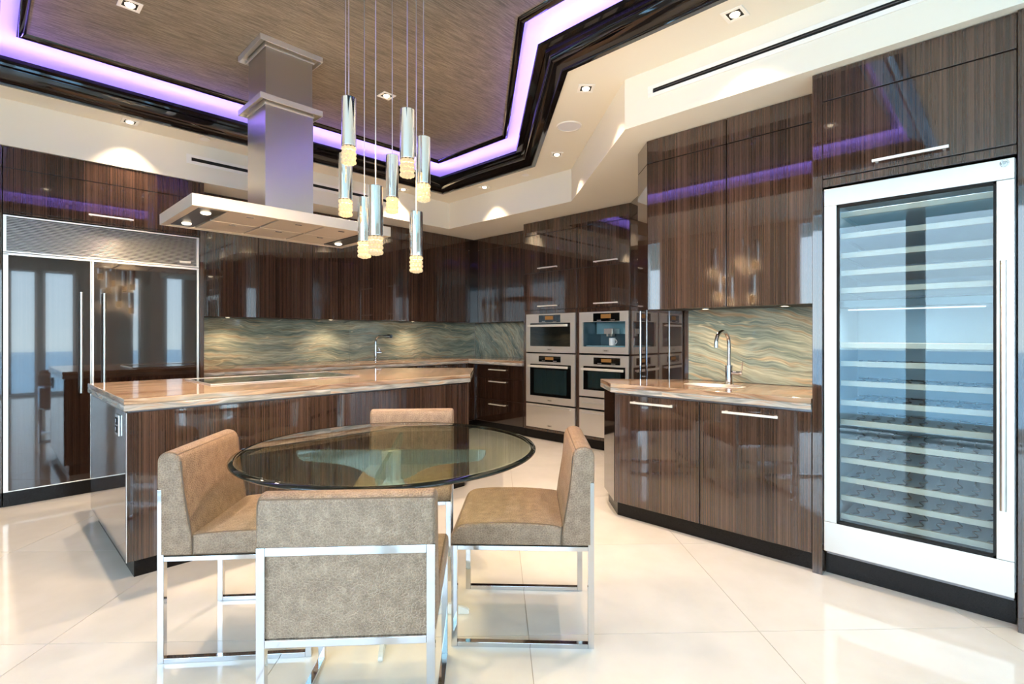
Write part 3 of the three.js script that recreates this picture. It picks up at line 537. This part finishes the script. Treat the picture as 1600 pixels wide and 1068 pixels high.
// ------------------------------------------------------------------ bar: base, counter, wall cabinets
const BX = 3.045;
{
  const c = thing('bar_cabinet', 'dark glossy bar base of two doors with an angled end panel', 'cabinet', [BX, 0, -0.75]);
  at('carcass', slab([[3.07, -0.753], [3.07, -1.965], [3.295, -2.19], [3.66, -1.80], [3.66, -0.753]], 0.11, 0.74), M.gap, c);
  const d1 = at('door', B(BX, BX + 0.02, 0.102, 0.840, -1.962, -1.360 - G, 0.002), M.wood, c), d2 = at('door', B(BX, BX + 0.02, 0.102, 0.840, -1.360 + G, -0.754, 0.002), M.woodB, c);
  pullX(BX, 0.799, -1.823, -1.524, d1, 0.034, 0.013); pullX(BX, 0.799, -1.213, -0.911, d2, 0.034, 0.013);
  at('end_panel', slab([[BX, -1.966], [3.28, -2.205], [3.295, -2.19], [3.06, -1.966]], 0.102, 0.852), M.woodDark, c, 'angled glossy end panel');
  at('kick_board', [B(3.086, 3.10, 0, 0.1, -1.965, -0.755), slab([[3.086, -1.965], [3.30, -2.18], [3.31, -2.17], [3.10, -1.965]], 0, 0.1)], M.kick, c);
  at('top_rail', B(BX + 0.006, BX + 0.03, 0.842, 0.853, -1.96, -0.754, 0), M.steelDark, c);
  const t = thing('countertop', 'brown stone bar counter with double edge and a clipped corner', 'countertop', [3.03, 0.855, -0.75]);
  const P = [[3.028, -0.753], [3.698, -0.753], [3.698, -1.775], [3.288, -2.245], [3.028, -1.985]], hole = []; for (let i = 0; i < 32; i++) { const a = -i / 32 * Math.PI * 2; hole.push([3.35 + 0.105 * Math.cos(a), -1.40 + 0.19 * Math.sin(a)]); }
  at('top_slab', slab(P, 0.887, 0.915, [hole], 0.003), M.counter, t); at('edge_band', slab(P, 0.855, 0.884, [hole], 0.003), M.counterEdge, t); at('joint', slab(inset(P, 0.006), 0.883, 0.888, [hole]), M.counterEdge, t);
  const s = thing('sink', 'small oval steel sink set in the bar counter', 'sink', [3.35, 0.75, -1.40]);
  const bowl = new THREE.LatheGeometry([[0, 0.02], [0.6, 0.02], [0.85, 0.04], [0.96, 0.11], [0.97, 0.1658], [1.06, 0.1658], [1.06, 0.1692], [0.94, 0.1692], [0.93, 0.11], [0.82, 0.045], [0.6, 0.026], [0, 0.026]].map((p) => new THREE.Vector2(...p)), 40); bowl.scale(0.105, 1, 0.19); part('bowl', bowl, M.steel, s); part('drain', cyl(0, 0, 0.026, 0.031, 0.028), M.chrome, s);
  const f = thing('tap', 'chrome gooseneck tap with a side lever at the bar sink', 'tap', [3.50, 0.915, -1.36]);
  const X = 3.50, Z = -1.36;
  at('body', [cyl(X, Z, 0.9155, 0.923, 0.030), cyl(X, Z, 0.923, 1.045, 0.0235)], M.chrome, f);
  at('spout', tube([[X, 1.04, Z], [X, 1.10, Z], [X, 1.19, Z], [X - 0.012, 1.235, Z - 0.002], [X - 0.045, 1.265, Z - 0.008], [X - 0.085, 1.270, Z - 0.015], [X - 0.125, 1.25, Z - 0.022], [X - 0.145, 1.21, Z - 0.026], [X - 0.147, 1.165, Z - 0.026]], 0.0125, 60), M.chrome, f);
  at('lever', [rod([X, 0.995, Z], [X, 0.995, Z + 0.085], 0.014, 16), rod([X, 0.995, Z + 0.078], [X - 0.03, 1.075, Z + 0.10], 0.0045)], M.chrome, f);
  const b = thing('backsplash', 'green and tan veined stone backsplash behind the bar tap', 'backsplash', [3.70, 0.915, -1.2]);
  at('stone_slab', B(3.702, 3.738, 0.917, 1.44, -1.74, -0.752), M.barSplash, b);
  const UX = 3.265, u0 = [[-1.838, -1.285, 'left'], [-1.285, -0.753, 'right']];
  u0.forEach(([z0, z1, sd]) => {
    const w = thing('wall_cabinet', sd === 'left' ? 'left bar wall cabinet with an angled end towards the ovens' : 'right bar wall cabinet against the tall panel, mirroring the pendant lights', 'cabinet', [UX, 1.425, z1], 0);
    at('carcass', sd === 'left' ? slab([[UX + 0.03, z1 - 0.001], [UX + 0.03, -1.825], [3.46, -2.005], [3.66, -1.80], [3.66, z1 - 0.001]], 1.43, UT) : B(UX + 0.022, 3.735, 1.43, UT, z0 + 0.001, z1 - 0.001), M.gap, w);
    at('door', B(UX, UX + 0.02, 1.425, UJ - G, z0 + G, z1 - G, 0.002), sd === 'left' ? M.wood : M.woodB, w); at('top_panel', B(UX, UX + 0.02, UJ + G, UT, z0 + G, z1 - G), sd === 'left' ? M.wood : M.woodB, w);
    if (sd === 'left') { const ep = [[UX, -1.838], [3.448, -2.018], [3.46, -2.003], [UX + 0.02, -1.836]]; at('end_panel', slab(ep, 1.425, UJ - G), M.woodDark, w, 'angled glossy end panel'); at('end_panel', slab(ep, UJ + G, UT), M.woodDark, w, 'angled glossy end panel'); }
  });
  for (const [z, l] of [[-1.5, 'small puck light under the left bar wall cabinet'], [-1.0, 'small puck light under the right bar wall cabinet']]) { const k = thing('puck_light', l, 'light', [3.45, 1.43, z]); part('rim', new THREE.LatheGeometry([[0.022, 0], [0.030, 0], [0.031, -0.006], [0.022, -0.006]].map((p) => new THREE.Vector2(...p)), 24), M.chrome, k); part('lens', new THREE.LatheGeometry([[0, -0.007], [0.02, -0.006], [0.022, 0]].map((p) => new THREE.Vector2(...p)), 24), M.bulb, k); puckLamp(3.45, z); }
}

// ------------------------------------------------------------------ wine cabinet tower
{
  for (const [z0, z1, l, x] of [[-0.751, -0.704, 'tall narrow dark end panel left of the wine cabinet', 3.045], [0.020, 0.075, 'tall dark end panel right of the wine cabinet at the picture edge', 3.03]]) { const p = thing('side_panel', l, 'cabinet panel', [x, 0, z0]); at('panel', B(x, 3.735, 0, UT + 0.001, z0, z1, 0.002), M.wood, p); }
  const c = thing('overhead_cabinet', 'dark glossy cabinet with lift-up door above the wine cabinet', 'cabinet', [BX, 2.01, -0.702]);
  at('carcass', B(BX + 0.022, 3.735, 2.03, UT, -0.702, 0.018), M.gap, c); at('top_panel', B(BX, BX + 0.02, 2.455 + G, UT, -0.702, 0.018), M.wood, c);
  const d = at('door', B(BX, BX + 0.02, 2.053 + G, 2.455 - G, -0.702, 0.018, 0.002), M.wood, c); pullX(BX, 2.092, -0.486, -0.20, d, 0.034, 0.013);
  at('lower_rail', B(BX, BX + 0.02, 2.012, 2.053 - G, -0.702, 0.018), M.wood, c);
  const w = thing('wine_cabinet', 'tall steel framed wine refrigerator with glass door and wooden racks', 'wine refrigerator', [3.03, 0, -0.34]);
  const x = 3.03, z0 = -0.694, z1 = 0.012, y0 = 0.137, y1 = 1.996, gz0 = -0.637, gz1 = -0.046, gy0 = 0.289, gy1 = 1.907;
  at('body', [B(3.072, 3.70, 0.15, 2.0, -0.700, -0.66), B(3.072, 3.70, 0.15, 2.0, -0.02, 0.016), B(3.66, 3.70, 0.15, 2.0, -0.66, -0.02), B(3.072, 3.66, 0.15, 0.24, -0.66, -0.02), B(3.072, 3.66, 1.95, 2.0, -0.66, -0.02)], M.coolerWall, w);
  const door = at('door', [B(x, x + 0.04, gy1, y1, z0, z1, 0.003), B(x, x + 0.04, y0, gy0, z0, z1, 0.003), B(x, x + 0.04, gy0, gy1, z0, gz0, 0.003), B(x, x + 0.04, gy0, gy1, gz1, z1, 0.003)], M.steelV, w, 'broad brushed steel door frame');
  at('gasket', [B(x + 0.001, x + 0.03, gy1 - 0.012, gy1, gz0, gz1, 0), B(x + 0.001, x + 0.03, gy0, gy0 + 0.012, gz0, gz1, 0), B(x + 0.001, x + 0.03, gy0, gy1, gz0, gz0 + 0.009, 0), B(x + 0.001, x + 0.03, gy0, gy1, gz1 - 0.009, gz1, 0)], M.slot, door);
  at('pane', B(x + 0.010, x + 0.016, gy0 + 0.010, gy1 - 0.010, gz0 + 0.007, gz1 - 0.007, 0), M.coolerGlass, door, 'large glass pane');
  at('handle', [rod([x - 0.05, 0.51, -0.024], [x - 0.05, 1.56, -0.024], 0.011, 18), rod([x, 0.62, -0.024], [x - 0.05, 0.62, -0.024], 0.008), rod([x, 1.45, -0.024], [x - 0.05, 1.45, -0.024], 0.008)], M.steelV, door, 'long round bar handle');
  { const l = new THREE.TorusGeometry(0.012, 0.003, 10, 24); l.rotateY(Math.PI / 2); l.translate(x - 0.002, 1.976, -0.020); const k = rod([x - 0.006, 1.976, -0.020], [x + 0.002, 1.976, -0.020], 0.007, 18); at('lock', [l, k], M.chrome, door, 'round chrome lock'); }
  at('control_panel', B(3.09, 3.30, 1.385, 1.425, -0.655, -0.03, 0.004), std({ color: 0x30424c, roughness: 0.12 }), w, 'dark control bar');
  at('side_rail', [B(3.085, 3.10, 0.30, 1.37, -0.655, -0.640, 0.002), B(3.085, 3.10, 1.44, 1.90, -0.655, -0.640, 0.002)], M.aluminium, w, 'bright vertical shelf rail');
  at('base_grille', B(3.075, 3.09, 0.112, 0.132, -0.69, 0.01, 0.001), M.steelDark, w);
  at('kick_board', B(3.105, 3.12, 0, 0.108, -0.70, 0.016), M.kick, w);
  for (const [y, L] of [[1.942, 1.46], [1.372, 0.30]]) {
    at('light_strip', B(3.10, 3.112, y, y + 0.006, -0.60, -0.08, 0.001), M.coolGlow, w, 'thin cool light strip');
    const l = new THREE.RectAreaLight(new THREE.Color().setRGB(0.85, 0.95, 1), COOLER * 40, 0.5, 0.012); l.position.set(3.106, y - 0.003, -0.34); l.rotation.set(-Math.PI / 2, 0, Math.PI / 2); l.castShadow = true; scene.add(l);
  }
  const Ys = [0.315, 0.41, 0.505, 0.605, 0.70, 0.80, 0.90, 1.0, 1.10, 1.195, 1.475, 1.565, 1.655, 1.755, 1.865];
  const wires = [];
  for (let i = 0; i < 9; i++) { const z = -0.60 + i * 0.066; wires.push(tube([[3.115, 0, z], [3.16, 0.001, z - 0.004], [3.20, 0.002, z + 0.03], [3.27, 0.002, z + 0.006], [3.31, 0.002, z + 0.036], [3.40, 0.002, z + 0.012], [3.55, 0.002, z + 0.012]], 0.003, 26, 6)); }
  const wireG = merge([...wires, rod([3.52, 0, -0.63], [3.52, 0, -0.05], 0.003, 6)]), boardG = B(3.095, 3.113, -0.014, 0.014, -0.632, -0.048, 0.003), trayG = merge([B(3.12, 3.60, -0.012, -0.006, -0.63, -0.61, 0), B(3.12, 3.60, -0.012, -0.006, -0.07, -0.05, 0), B(3.12, 3.64, -0.008, -0.004, -0.61, -0.07, 0)]);
  for (const y of Ys) {
    const s = at('shelf', boardG.clone().translate(0, y, 0), M.beech, w); s.userData.label = 'pale wooden shelf front';
    const q = new THREE.Vector3(-w.position.x, y - w.position.y, -w.position.z);
    for (const [n, g, m] of [['wire_rack', wireG, M.wire], ['tray', trayG, M.coolerWall]]) { const k = mesh(numbered(n), g, m); k.position.copy(q); s.add(k); }
  }
}

// ------------------------------------------------------------------ island
{
  const P = [[0.505, -3.20], [2.815, -3.20], [3.40, -3.82], [2.815, -4.44], [0.505, -4.44]], T = 0.925;
  const b = thing('island', 'long dark glossy kitchen island base with a dark kick', 'kitchen island', [0.51, 0, -3.22]);
  const base = inset(P, 0.012), in2 = inset(P, 0.034);
  at('carcass', slab(in2, 0.10, 0.862), M.gap, b);
  at('front_panel', B(0.519, 2.806, 0.095, 0.852, -3.232, -3.212, 0.002), M.wood, b);
  at('back_panel', B(0.519, 2.806, 0.095, 0.852, -4.428, -4.408, 0.002), M.wood, b);
  at('left_panel', B(0.517, 0.539, 0.095, 0.852, -4.407, -3.233, 0.002), M.woodB, b);
  for (const [i, j] of [[1, 2], [2, 3]]) at('end_panel', slab([base[i], base[j], in2[j], in2[i]].map((p) => [...p]), 0.095, 0.852), M.woodB, b);
  at('corner_trim', B(0.5155, 0.519, 0.095, 0.852, -3.2135, -3.210, 0), M.aluminium, b, 'bright corner edge trim');
  at('kick_board', slab(inset(P, 0.05), 0, 0.095), M.kick, b);
  at('top_rail', slab(inset(P, 0.02), 0.853, 0.862), M.steelDark, b);
  const t = thing('countertop', 'brown polished stone slab with a thick double edge on the island', 'countertop', [0.51, 0.862, -3.2]);
  at('top_slab', slab(P, T - 0.030, T, [], 0.004), M.counter, t); at('edge_band', slab(P, 0.862, T - 0.033, [], 0.004), M.counterEdge, t); at('joint', slab(inset(P, 0.006), T - 0.035, T - 0.028), M.counterEdge, t);
  const k = thing('cooktop', 'black glass cooktop with bright metal rim set in the island counter', 'cooktop', [1.55, T, -3.97]);
  at('glass', B(1.045, 2.065, T + 0.0003, T + 0.005, -4.26, -3.70, 0.002), M.blackGlass, k);
  at('rim', [B(1.03, 2.08, T + 0.0003, T + 0.008, -3.70, -3.682, 0.002), B(1.03, 2.08, T + 0.0003, T + 0.008, -4.278, -4.26, 0.002), B(1.03, 1.045, T + 0.0003, T + 0.008, -4.26, -3.70, 0.002), B(2.065, 2.08, T + 0.0003, T + 0.008, -4.26, -3.70, 0.002)], M.aluminium, k, 'bright metal rim');
  const o = thing('power_outlet', 'chrome double power outlet on the island end under the counter', 'outlet', [0.517, 0.765, -3.42]);
  at('plate', B(0.508, 0.517, 0.715, 0.825, -3.47, -3.37, 0.003), M.outlet, o);
  for (const y of [0.792, 0.748]) { const s = at('socket', B(0.5055, 0.510, y - 0.018, y + 0.018, -3.447, -3.393, 0.002), M.slot, o); at('insert', B(0.5045, 0.507, y - 0.010, y + 0.010, -3.437, -3.425, 0.001), M.outlet, s); }
}

// ------------------------------------------------------------------ island extractor hood
{
  const x0 = 0.83, x1 = 2.12, z0 = -4.05, z1 = -3.30, y0 = 1.976, y1 = 2.046;
  const t = thing('extractor_hood', 'stainless steel island extractor with square chimney hung from the ceiling', 'extractor hood', [1.475, 1.976, -3.67]);
  at('canopy', [B(x0, x1, y0, y1, z1 - 0.008, z1, 0.002), B(x0, x1, y0, y1, z0, z0 + 0.008, 0.002), B(x0, x0 + 0.008, y0, y1, z0 + 0.008, z1 - 0.008, 0.001), B(x1 - 0.008, x1, y0, y1, z0 + 0.008, z1 - 0.008, 0.001), B(x0 + 0.004, x1 - 0.004, y1 - 0.006, y1 - 0.0005, z0 + 0.004, z1 - 0.004, 0)], M.steel, t);
  at('underside', [B(x0 + 0.008, x0 + 0.045, y0 + 0.002, y0 + 0.01, z0 + 0.008, z1 - 0.008, 0), B(x1 - 0.045, x1 - 0.008, y0 + 0.002, y0 + 0.01, z0 + 0.008, z1 - 0.008, 0), B(x0 + 0.045, x1 - 0.045, y0 + 0.002, y0 + 0.01, z1 - 0.05, z1 - 0.008, 0), B(x0 + 0.045, x1 - 0.045, y0 + 0.002, y0 + 0.01, z0 + 0.008, z0 + 0.05, 0)], M.filter, t);
  at('inner_plate', B(x0 + 0.045, x1 - 0.045, y0 + 0.022, y0 + 0.03, z0 + 0.05, z1 - 0.05, 0), M.slot, t);
  const fx0 = x0 + 0.19, fx1 = x1 - 0.19, n = 3, fw = (fx1 - fx0) / n, zm = (z0 + z1) / 2;
  for (let i = 0; i < n; i++) for (const [a, c] of [[z0 + 0.055, zm - 0.007], [zm + 0.007, z1 - 0.055]]) {
    const f = at('filter_panel', B(fx0 + i * fw + 0.008, fx0 + (i + 1) * fw - 0.008, y0 + 0.003, y0 + 0.018, a, c, 0.002), M.filter, t);
    at('latch', B(fx0 + (i + 0.5) * fw - 0.02, fx0 + (i + 0.5) * fw + 0.02, y0 - 0.001, y0 + 0.004, c - 0.05, c - 0.035, 0.001), M.steelDark, f);
  }
  for (const [lx, s] of [[x0 + 0.115, -1], [x1 - 0.115, 1]]) {
    at('lamp_panel', B(lx - 0.066, lx + 0.066, y0 + 0.003, y0 + 0.016, z0 + 0.055, z1 - 0.055, 0.002), M.steelDark, t);
    for (const lz of [z0 + 0.17, z1 - 0.17]) {
      const g = new THREE.SphereGeometry(0.028, 20, 8, 0, Math.PI * 2, Math.PI / 2, Math.PI / 2); g.scale(1, 0.4, 1); g.translate(lx, y0 + 0.003, lz);
      at('bulb', g, M.bulb, t);
      const l = new THREE.SpotLight(WARM, HOODLIGHT, 0, 1.15, 0.6, 2); l.position.set(lx, y0 - 0.002, lz); l.target.position.set(lx, 0, lz); l.castShadow = true; l.shadow.radius = 1.2; scene.add(l, l.target);
    }
  }
  const c0 = 1.303, c1 = 1.625, e0 = -3.826, e1 = -3.508, hollow = (g, a0, a1, b0, b1, ya, yb) => [B(a0, a1, ya, yb, b1 - 0.006, b1, g), B(a0, a1, ya, yb, b0, b0 + 0.006, g), B(a0, a0 + 0.006, ya, yb, b0 + 0.006, b1 - 0.006, g), B(a1 - 0.006, a1, ya, yb, b0 + 0.006, b1 - 0.006, g)];
  at('lower_chimney', hollow(0.001, c0, c1, e0, e1, y1, 2.80), M.steelV, t); at('upper_chimney', hollow(0.001, c0 + 0.004, c1 - 0.004, e0 + 0.004, e1 - 0.004, 2.80, 3.187), M.steelV, t);
  for (const [ya, yb] of [[2.774, 2.812], [3.150, 3.187]]) {
    const o = 0.048; at('collar', [...hollow(0.001, c0 - o, c1 + o, e0 - o, e1 + o, ya, yb), B(c0 - 0.006, c1 + 0.006, ya - 0.012, ya, e1, e1 + 0.006, 0.001), B(c0 - 0.006, c1 + 0.006, ya - 0.012, ya, e0 - 0.006, e0, 0.001), B(c0 - 0.006, c0, ya - 0.012, ya, e0, e1, 0.001), B(c1, c1 + 0.006, ya - 0.012, ya, e0, e1, 0.001),
      B(c0 - o + 0.006, c1 + o - 0.006, yb - 0.006, yb, e1, e1 + o - 0.006, 0), B(c0 - o + 0.006, c1 + o - 0.006, yb - 0.006, yb, e0 - o + 0.006, e0, 0), B(c0 - o + 0.006, c0, yb - 0.006, yb, e0, e1, 0), B(c1, c1 + o - 0.006, yb - 0.006, yb, e0, e1, 0)], M.steel, t, 'square steel collar');
  }
}

// ------------------------------------------------------------------ pendants over the table
{
  const R = 0.030;
  const tubeG = merge([new THREE.LatheGeometry([[0.0, 0.205], [R - 0.002, 0.205], [R, 0.203], [R, 0.002], [R - 0.001, 0], [R - 0.003, 0], [R - 0.003, 0.200], [0, 0.200]].map((p) => new THREE.Vector2(...p)), 40)]);
  const beads = [], bead = new THREE.IcosahedronGeometry(0.0102, 1);
  for (let j = 0; j < 4; j++) for (let i = 0; i < 9; i++) { const a = (i + (j % 2) * 0.5) / 9 * Math.PI * 2, b = bead.clone(); b.scale(1, 1, 1); b.translate(Math.cos(a) * 0.0215, -0.0095 - j * 0.0185, Math.sin(a) * 0.0215); beads.push(b); }
  for (let i = 0; i < 5; i++) { const a = i / 5 * Math.PI * 2, b = bead.clone(); b.translate(Math.cos(a) * 0.010, -0.069, Math.sin(a) * 0.010); beads.push(b); }
  const crystalG = toCreasedNormals(merge(beads), 0.2), glowG = new THREE.CapsuleGeometry(0.017, 0.034, 6, 16).translate(0, -0.036, 0);
  const L = [[1.082, -2.003, 2.039, 'uppermost chrome pendant, at the upper left of the cluster'], [1.146, -2.151, 1.855, 'chrome pendant half hidden straight below the upper left pendant'], [1.247, -2.163, 1.681, 'low chrome pendant just behind the left side of the thickest low pendant'], [1.128, -1.868, 1.65, 'low chrome pendant in front, overlapping its left neighbour near the hood end'],
    [1.393, -2.156, 1.912, 'chrome pendant in the middle of the cluster, hanging mid height'], [1.236, -1.801, 1.976, 'second highest chrome pendant, just left of the right outermost one'], [1.354, -1.85, 1.907, 'rightmost chrome pendant, hanging just above the lowest one'], [1.409, -1.981, 1.612, 'lowest chrome pendant of the cluster, at the lower right']];
  let proto;
  L.forEach(([x, z, y, l], i) => {
    const top = YT - 0.012;
    let t;
    if (!proto) {
      t = proto = thing('pendant_light', l, 'pendant light', [x, y, z], 0, 'chrome cylinder pendants over the table');
      part('shade', tubeG, M.mirror, t, 'polished chrome cylinder'); part('crystal', crystalG, M.crystal, t, 'glowing beaded crystal end'); part('bulb', glowG, M.crystalGlow, t);
      part('cable', cyl(0, 0, 0, 1, 0.0021, 0.0021, 8), M.aluminium, t, 'thin pale cable');
      part('ceiling_cap', new THREE.LatheGeometry([[0, 0], [0.03, 0], [0.03, -0.012], [0.02, -0.018], [0, -0.018]].map((p) => new THREE.Vector2(...p)), 24), M.chrome, t);
    } else { t = proto.clone(); t.name = numbered('pendant_light'); t.userData = { ...proto.userData, label: l }; t.position.set(x, y, z); scene.add(t); }
    t.children[3].position.y = 0.205; t.children[3].scale.y = top - y - 0.205 - 0.01; t.children[4].position.y = top - y;
    t.rotation.y = i * 0.7;
    const p = new THREE.PointLight(new THREE.Color().setRGB(1, 0.66, 0.36), PENDANT, 0, 2); p.position.set(x, y - 0.036, z); p.castShadow = true; p.shadow.radius = 0.6; scene.add(p);
  });
}

// ------------------------------------------------------------------ round glass table
{
  const C = [1.284, -1.994], R = 0.645, TY = 0.752;
  const t = thing('dining_table', 'round glass dining table on a clear acrylic propeller-shaped base', 'table', [C[0], 0, C[1]], -HEADING);
  part('tabletop', new THREE.LatheGeometry([[0, -0.017], [R - 0.03, -0.017], [R - 0.018, -0.017], [R - 0.018, 0], [R - 0.03, 0], [0, 0]].map((p) => new THREE.Vector2(p[0], p[1] + TY)), 96), M.tableGlass, t, 'clear glass disc');
  part('rim', new THREE.LatheGeometry([[R - 0.0178, TY - 0.0172], [R - 0.006, TY - 0.0165], [R, TY - 0.012], [R + 0.001, TY - 0.008], [R - 0.003, TY - 0.003], [R - 0.0178, TY + 0.0002]].map((p) => new THREE.Vector2(...p)), 96), M.rimGlass, t, 'dark green bevelled glass edge');
  const blade = (S, th) => { const g = new THREE.ExtrudeGeometry(S, { depth: th - 0.004, bevelEnabled: true, bevelThickness: 0.002, bevelSize: 0.002, bevelSegments: 1, curveSegments: 16 }); g.translate(0, 0, -th / 2 + 0.002); return uvBox(g); };
  const S = new THREE.Shape(); S.moveTo(0.045, TY - 0.0205); S.lineTo(0.415, TY - 0.0205); S.quadraticCurveTo(0.425, TY - 0.0225, 0.421, TY - 0.034); S.quadraticCurveTo(0.412, TY - 0.062, 0.385, TY - 0.066); S.lineTo(0.25, TY - 0.078); S.quadraticCurveTo(0.15, TY - 0.09, 0.10, TY - 0.13); S.quadraticCurveTo(0.07, TY - 0.145, 0.045, TY - 0.148); S.closePath();
  const F = new THREE.Shape(); F.moveTo(0.045, 0.16); F.quadraticCurveTo(0.10, 0.10, 0.20, 0.06); F.lineTo(0.33, 0.028); F.quadraticCurveTo(0.352, 0.018, 0.345, 0.004); F.lineTo(0.045, 0.004); F.closePath();
  for (let i = 0; i < 4; i++) { const a = i * Math.PI / 2 + (i % 2) * 0.11; part('support_arm', blade(S, 0.018).rotateY(a), M.acrylicBlade, t); part('foot', blade(F, 0.018).rotateY(a), M.acrylic, t); }
  part('column', new THREE.LatheGeometry([[0, 0.004], [0.044, 0.004], [0.044, TY - 0.260], [0.052, TY - 0.252], [0.052, TY - 0.225], [0.044, TY - 0.215], [0.052, TY - 0.205], [0.060, TY - 0.185], [0.060, TY - 0.170], [0.050, TY - 0.150], [0.044, TY - 0.145], [0.044, TY - 0.088], [0.0435, TY - 0.085], [0.044, TY - 0.082], [0.044, TY - 0.021], [0, TY - 0.021]].map((p) => new THREE.Vector2(...p)), 40), M.acrylic, t, 'clear ringed acrylic column');
}

// ------------------------------------------------------------------ chairs
{
  const W = 0.49, D = 0.57, b = 0.024, hw = W / 2, f = D / 2, seatY = 0.405, backY = 0.66;
  const frameParts = () => {
    const r = [];
    for (const s of [-1, 1]) { const x0 = s > 0 ? hw - b : -hw, x1 = x0 + b;
      r.push(['leg', B(x0, x1, 0, seatY, f - b, f, 0.0018)], ['leg', B(x0, x1, 0, backY, -f, -f + b, 0.0018)], ['runner', B(x0, x1, 0, b * 0.8, -f + b, f - b, 0.0015)], ['seat_rail', B(x0, x1, seatY - b * 0.75, seatY, -f + b, f - b, 0.0015)]); }
    r.push(['back_rail', B(-hw + b, hw - b, backY - b, backY, -f, -f + b, 0.0018)], ['back_rail', B(-hw + b, hw - b, seatY - b * 0.9, seatY, -f, -f + b, 0.0018)], ['seat_rail', B(-hw + b, hw - b, seatY - b * 0.75, seatY, f - b, f, 0.0015)]);
    return r;
  };
  function cushion(S, w, bev) { const g = new THREE.ExtrudeGeometry(S, { depth: w - 2 * bev, bevelEnabled: true, bevelThickness: bev, bevelSize: bev, bevelOffset: -bev, bevelSegments: 4, curveSegments: 12 }); g.translate(0, 0, -w / 2 + bev); g.rotateY(-Math.PI / 2); return uvBox(toCreasedNormals(g, 0.6)); }
  // profiles in (forward, up); the extrusion runs across the chair
  const bk = new THREE.Shape(); bk.moveTo(-f + 0.008, seatY + 0.001); bk.lineTo(-f + 0.008, backY - 0.005); bk.lineTo(-f - 0.002, backY + 0.003); bk.lineTo(-f - 0.002, 0.765); bk.quadraticCurveTo(-f + 0.002, 0.800, -f + 0.040, 0.803); bk.quadraticCurveTo(-f + 0.080, 0.803, -f + 0.086, 0.765); bk.bezierCurveTo(-f + 0.092, 0.66, -f + 0.112, 0.54, -f + 0.128, seatY + 0.06); bk.lineTo(-f + 0.128, seatY + 0.001); bk.closePath();
  const st = new THREE.Shape(); st.moveTo(-f + 0.126, seatY + 0.001); st.lineTo(-f + 0.126, seatY + 0.082); st.bezierCurveTo(-f + 0.22, seatY + 0.098, f - 0.14, seatY + 0.098, f - 0.05, seatY + 0.086); st.quadraticCurveTo(f - 0.006, seatY + 0.076, f + 0.004, seatY + 0.03); st.quadraticCurveTo(f + 0.005, seatY + 0.01, f - 0.002, seatY + 0.001); st.closePath();
  const backG = cushion(bk, W + 0.004, 0.014), seatG = cushion(st, W + 0.006, 0.016);
  const weltG = ([-1, 1].map((s) => tube([[s * (hw - 0.006), seatY + 0.02, -f + 0.129], [s * (hw - 0.006), 0.54, -f + 0.1135], [s * (hw - 0.006), 0.66, -f + 0.094], [s * (hw - 0.006), 0.765, -f + 0.085]], 0.0025, 20, 6)));
  const spec = [[0.901, -1.536, DIR_D[0], DIR_D[1], 3.4, 'beige reptile-textured dining chair nearest the camera, seen squarely from behind'], [1.688, -1.564, -Math.cos(HEADING), -Math.sin(HEADING), -2, 'beige reptile-textured dining chair right of the table, its seat in full view'], [0.844, -2.32, Math.cos(HEADING), Math.sin(HEADING), 4.5, 'beige reptile-textured dining chair left of the table, against the island'], [1.663, -2.416, -DIR_D[0], -DIR_D[1], 5, 'beige reptile-textured dining chair beyond the table, seen through the glass top']];
  let proto;
  for (const [x, z, fx, fz, dev, l] of spec) {
    const turn = Math.atan2(fx, fz) + THREE.MathUtils.degToRad(dev); let t;
    if (!proto) {
      t = proto = thing('dining_chair', l, 'chair', [x, 0, z], turn, 'upholstered chairs around the glass table');
      part('backrest', backG, M.skin, t); part('seat', seatG, M.skin, t); for (const g of weltG) part('seam', g, M.skin, t.children[0]);
      for (const [n, g] of frameParts()) part(n, g, M.chrome, t);
    } else { t = proto.clone(); t.name = numbered('dining_chair'); t.userData = { ...proto.userData, label: l }; t.position.set(x, 0, z); t.rotation.set(0, turn, 0); scene.add(t); }
  }
}

scene.traverse((o) => { if (o.isMesh) o.castShadow = o.receiveShadow = true; });
renderer.render(scene, camera);
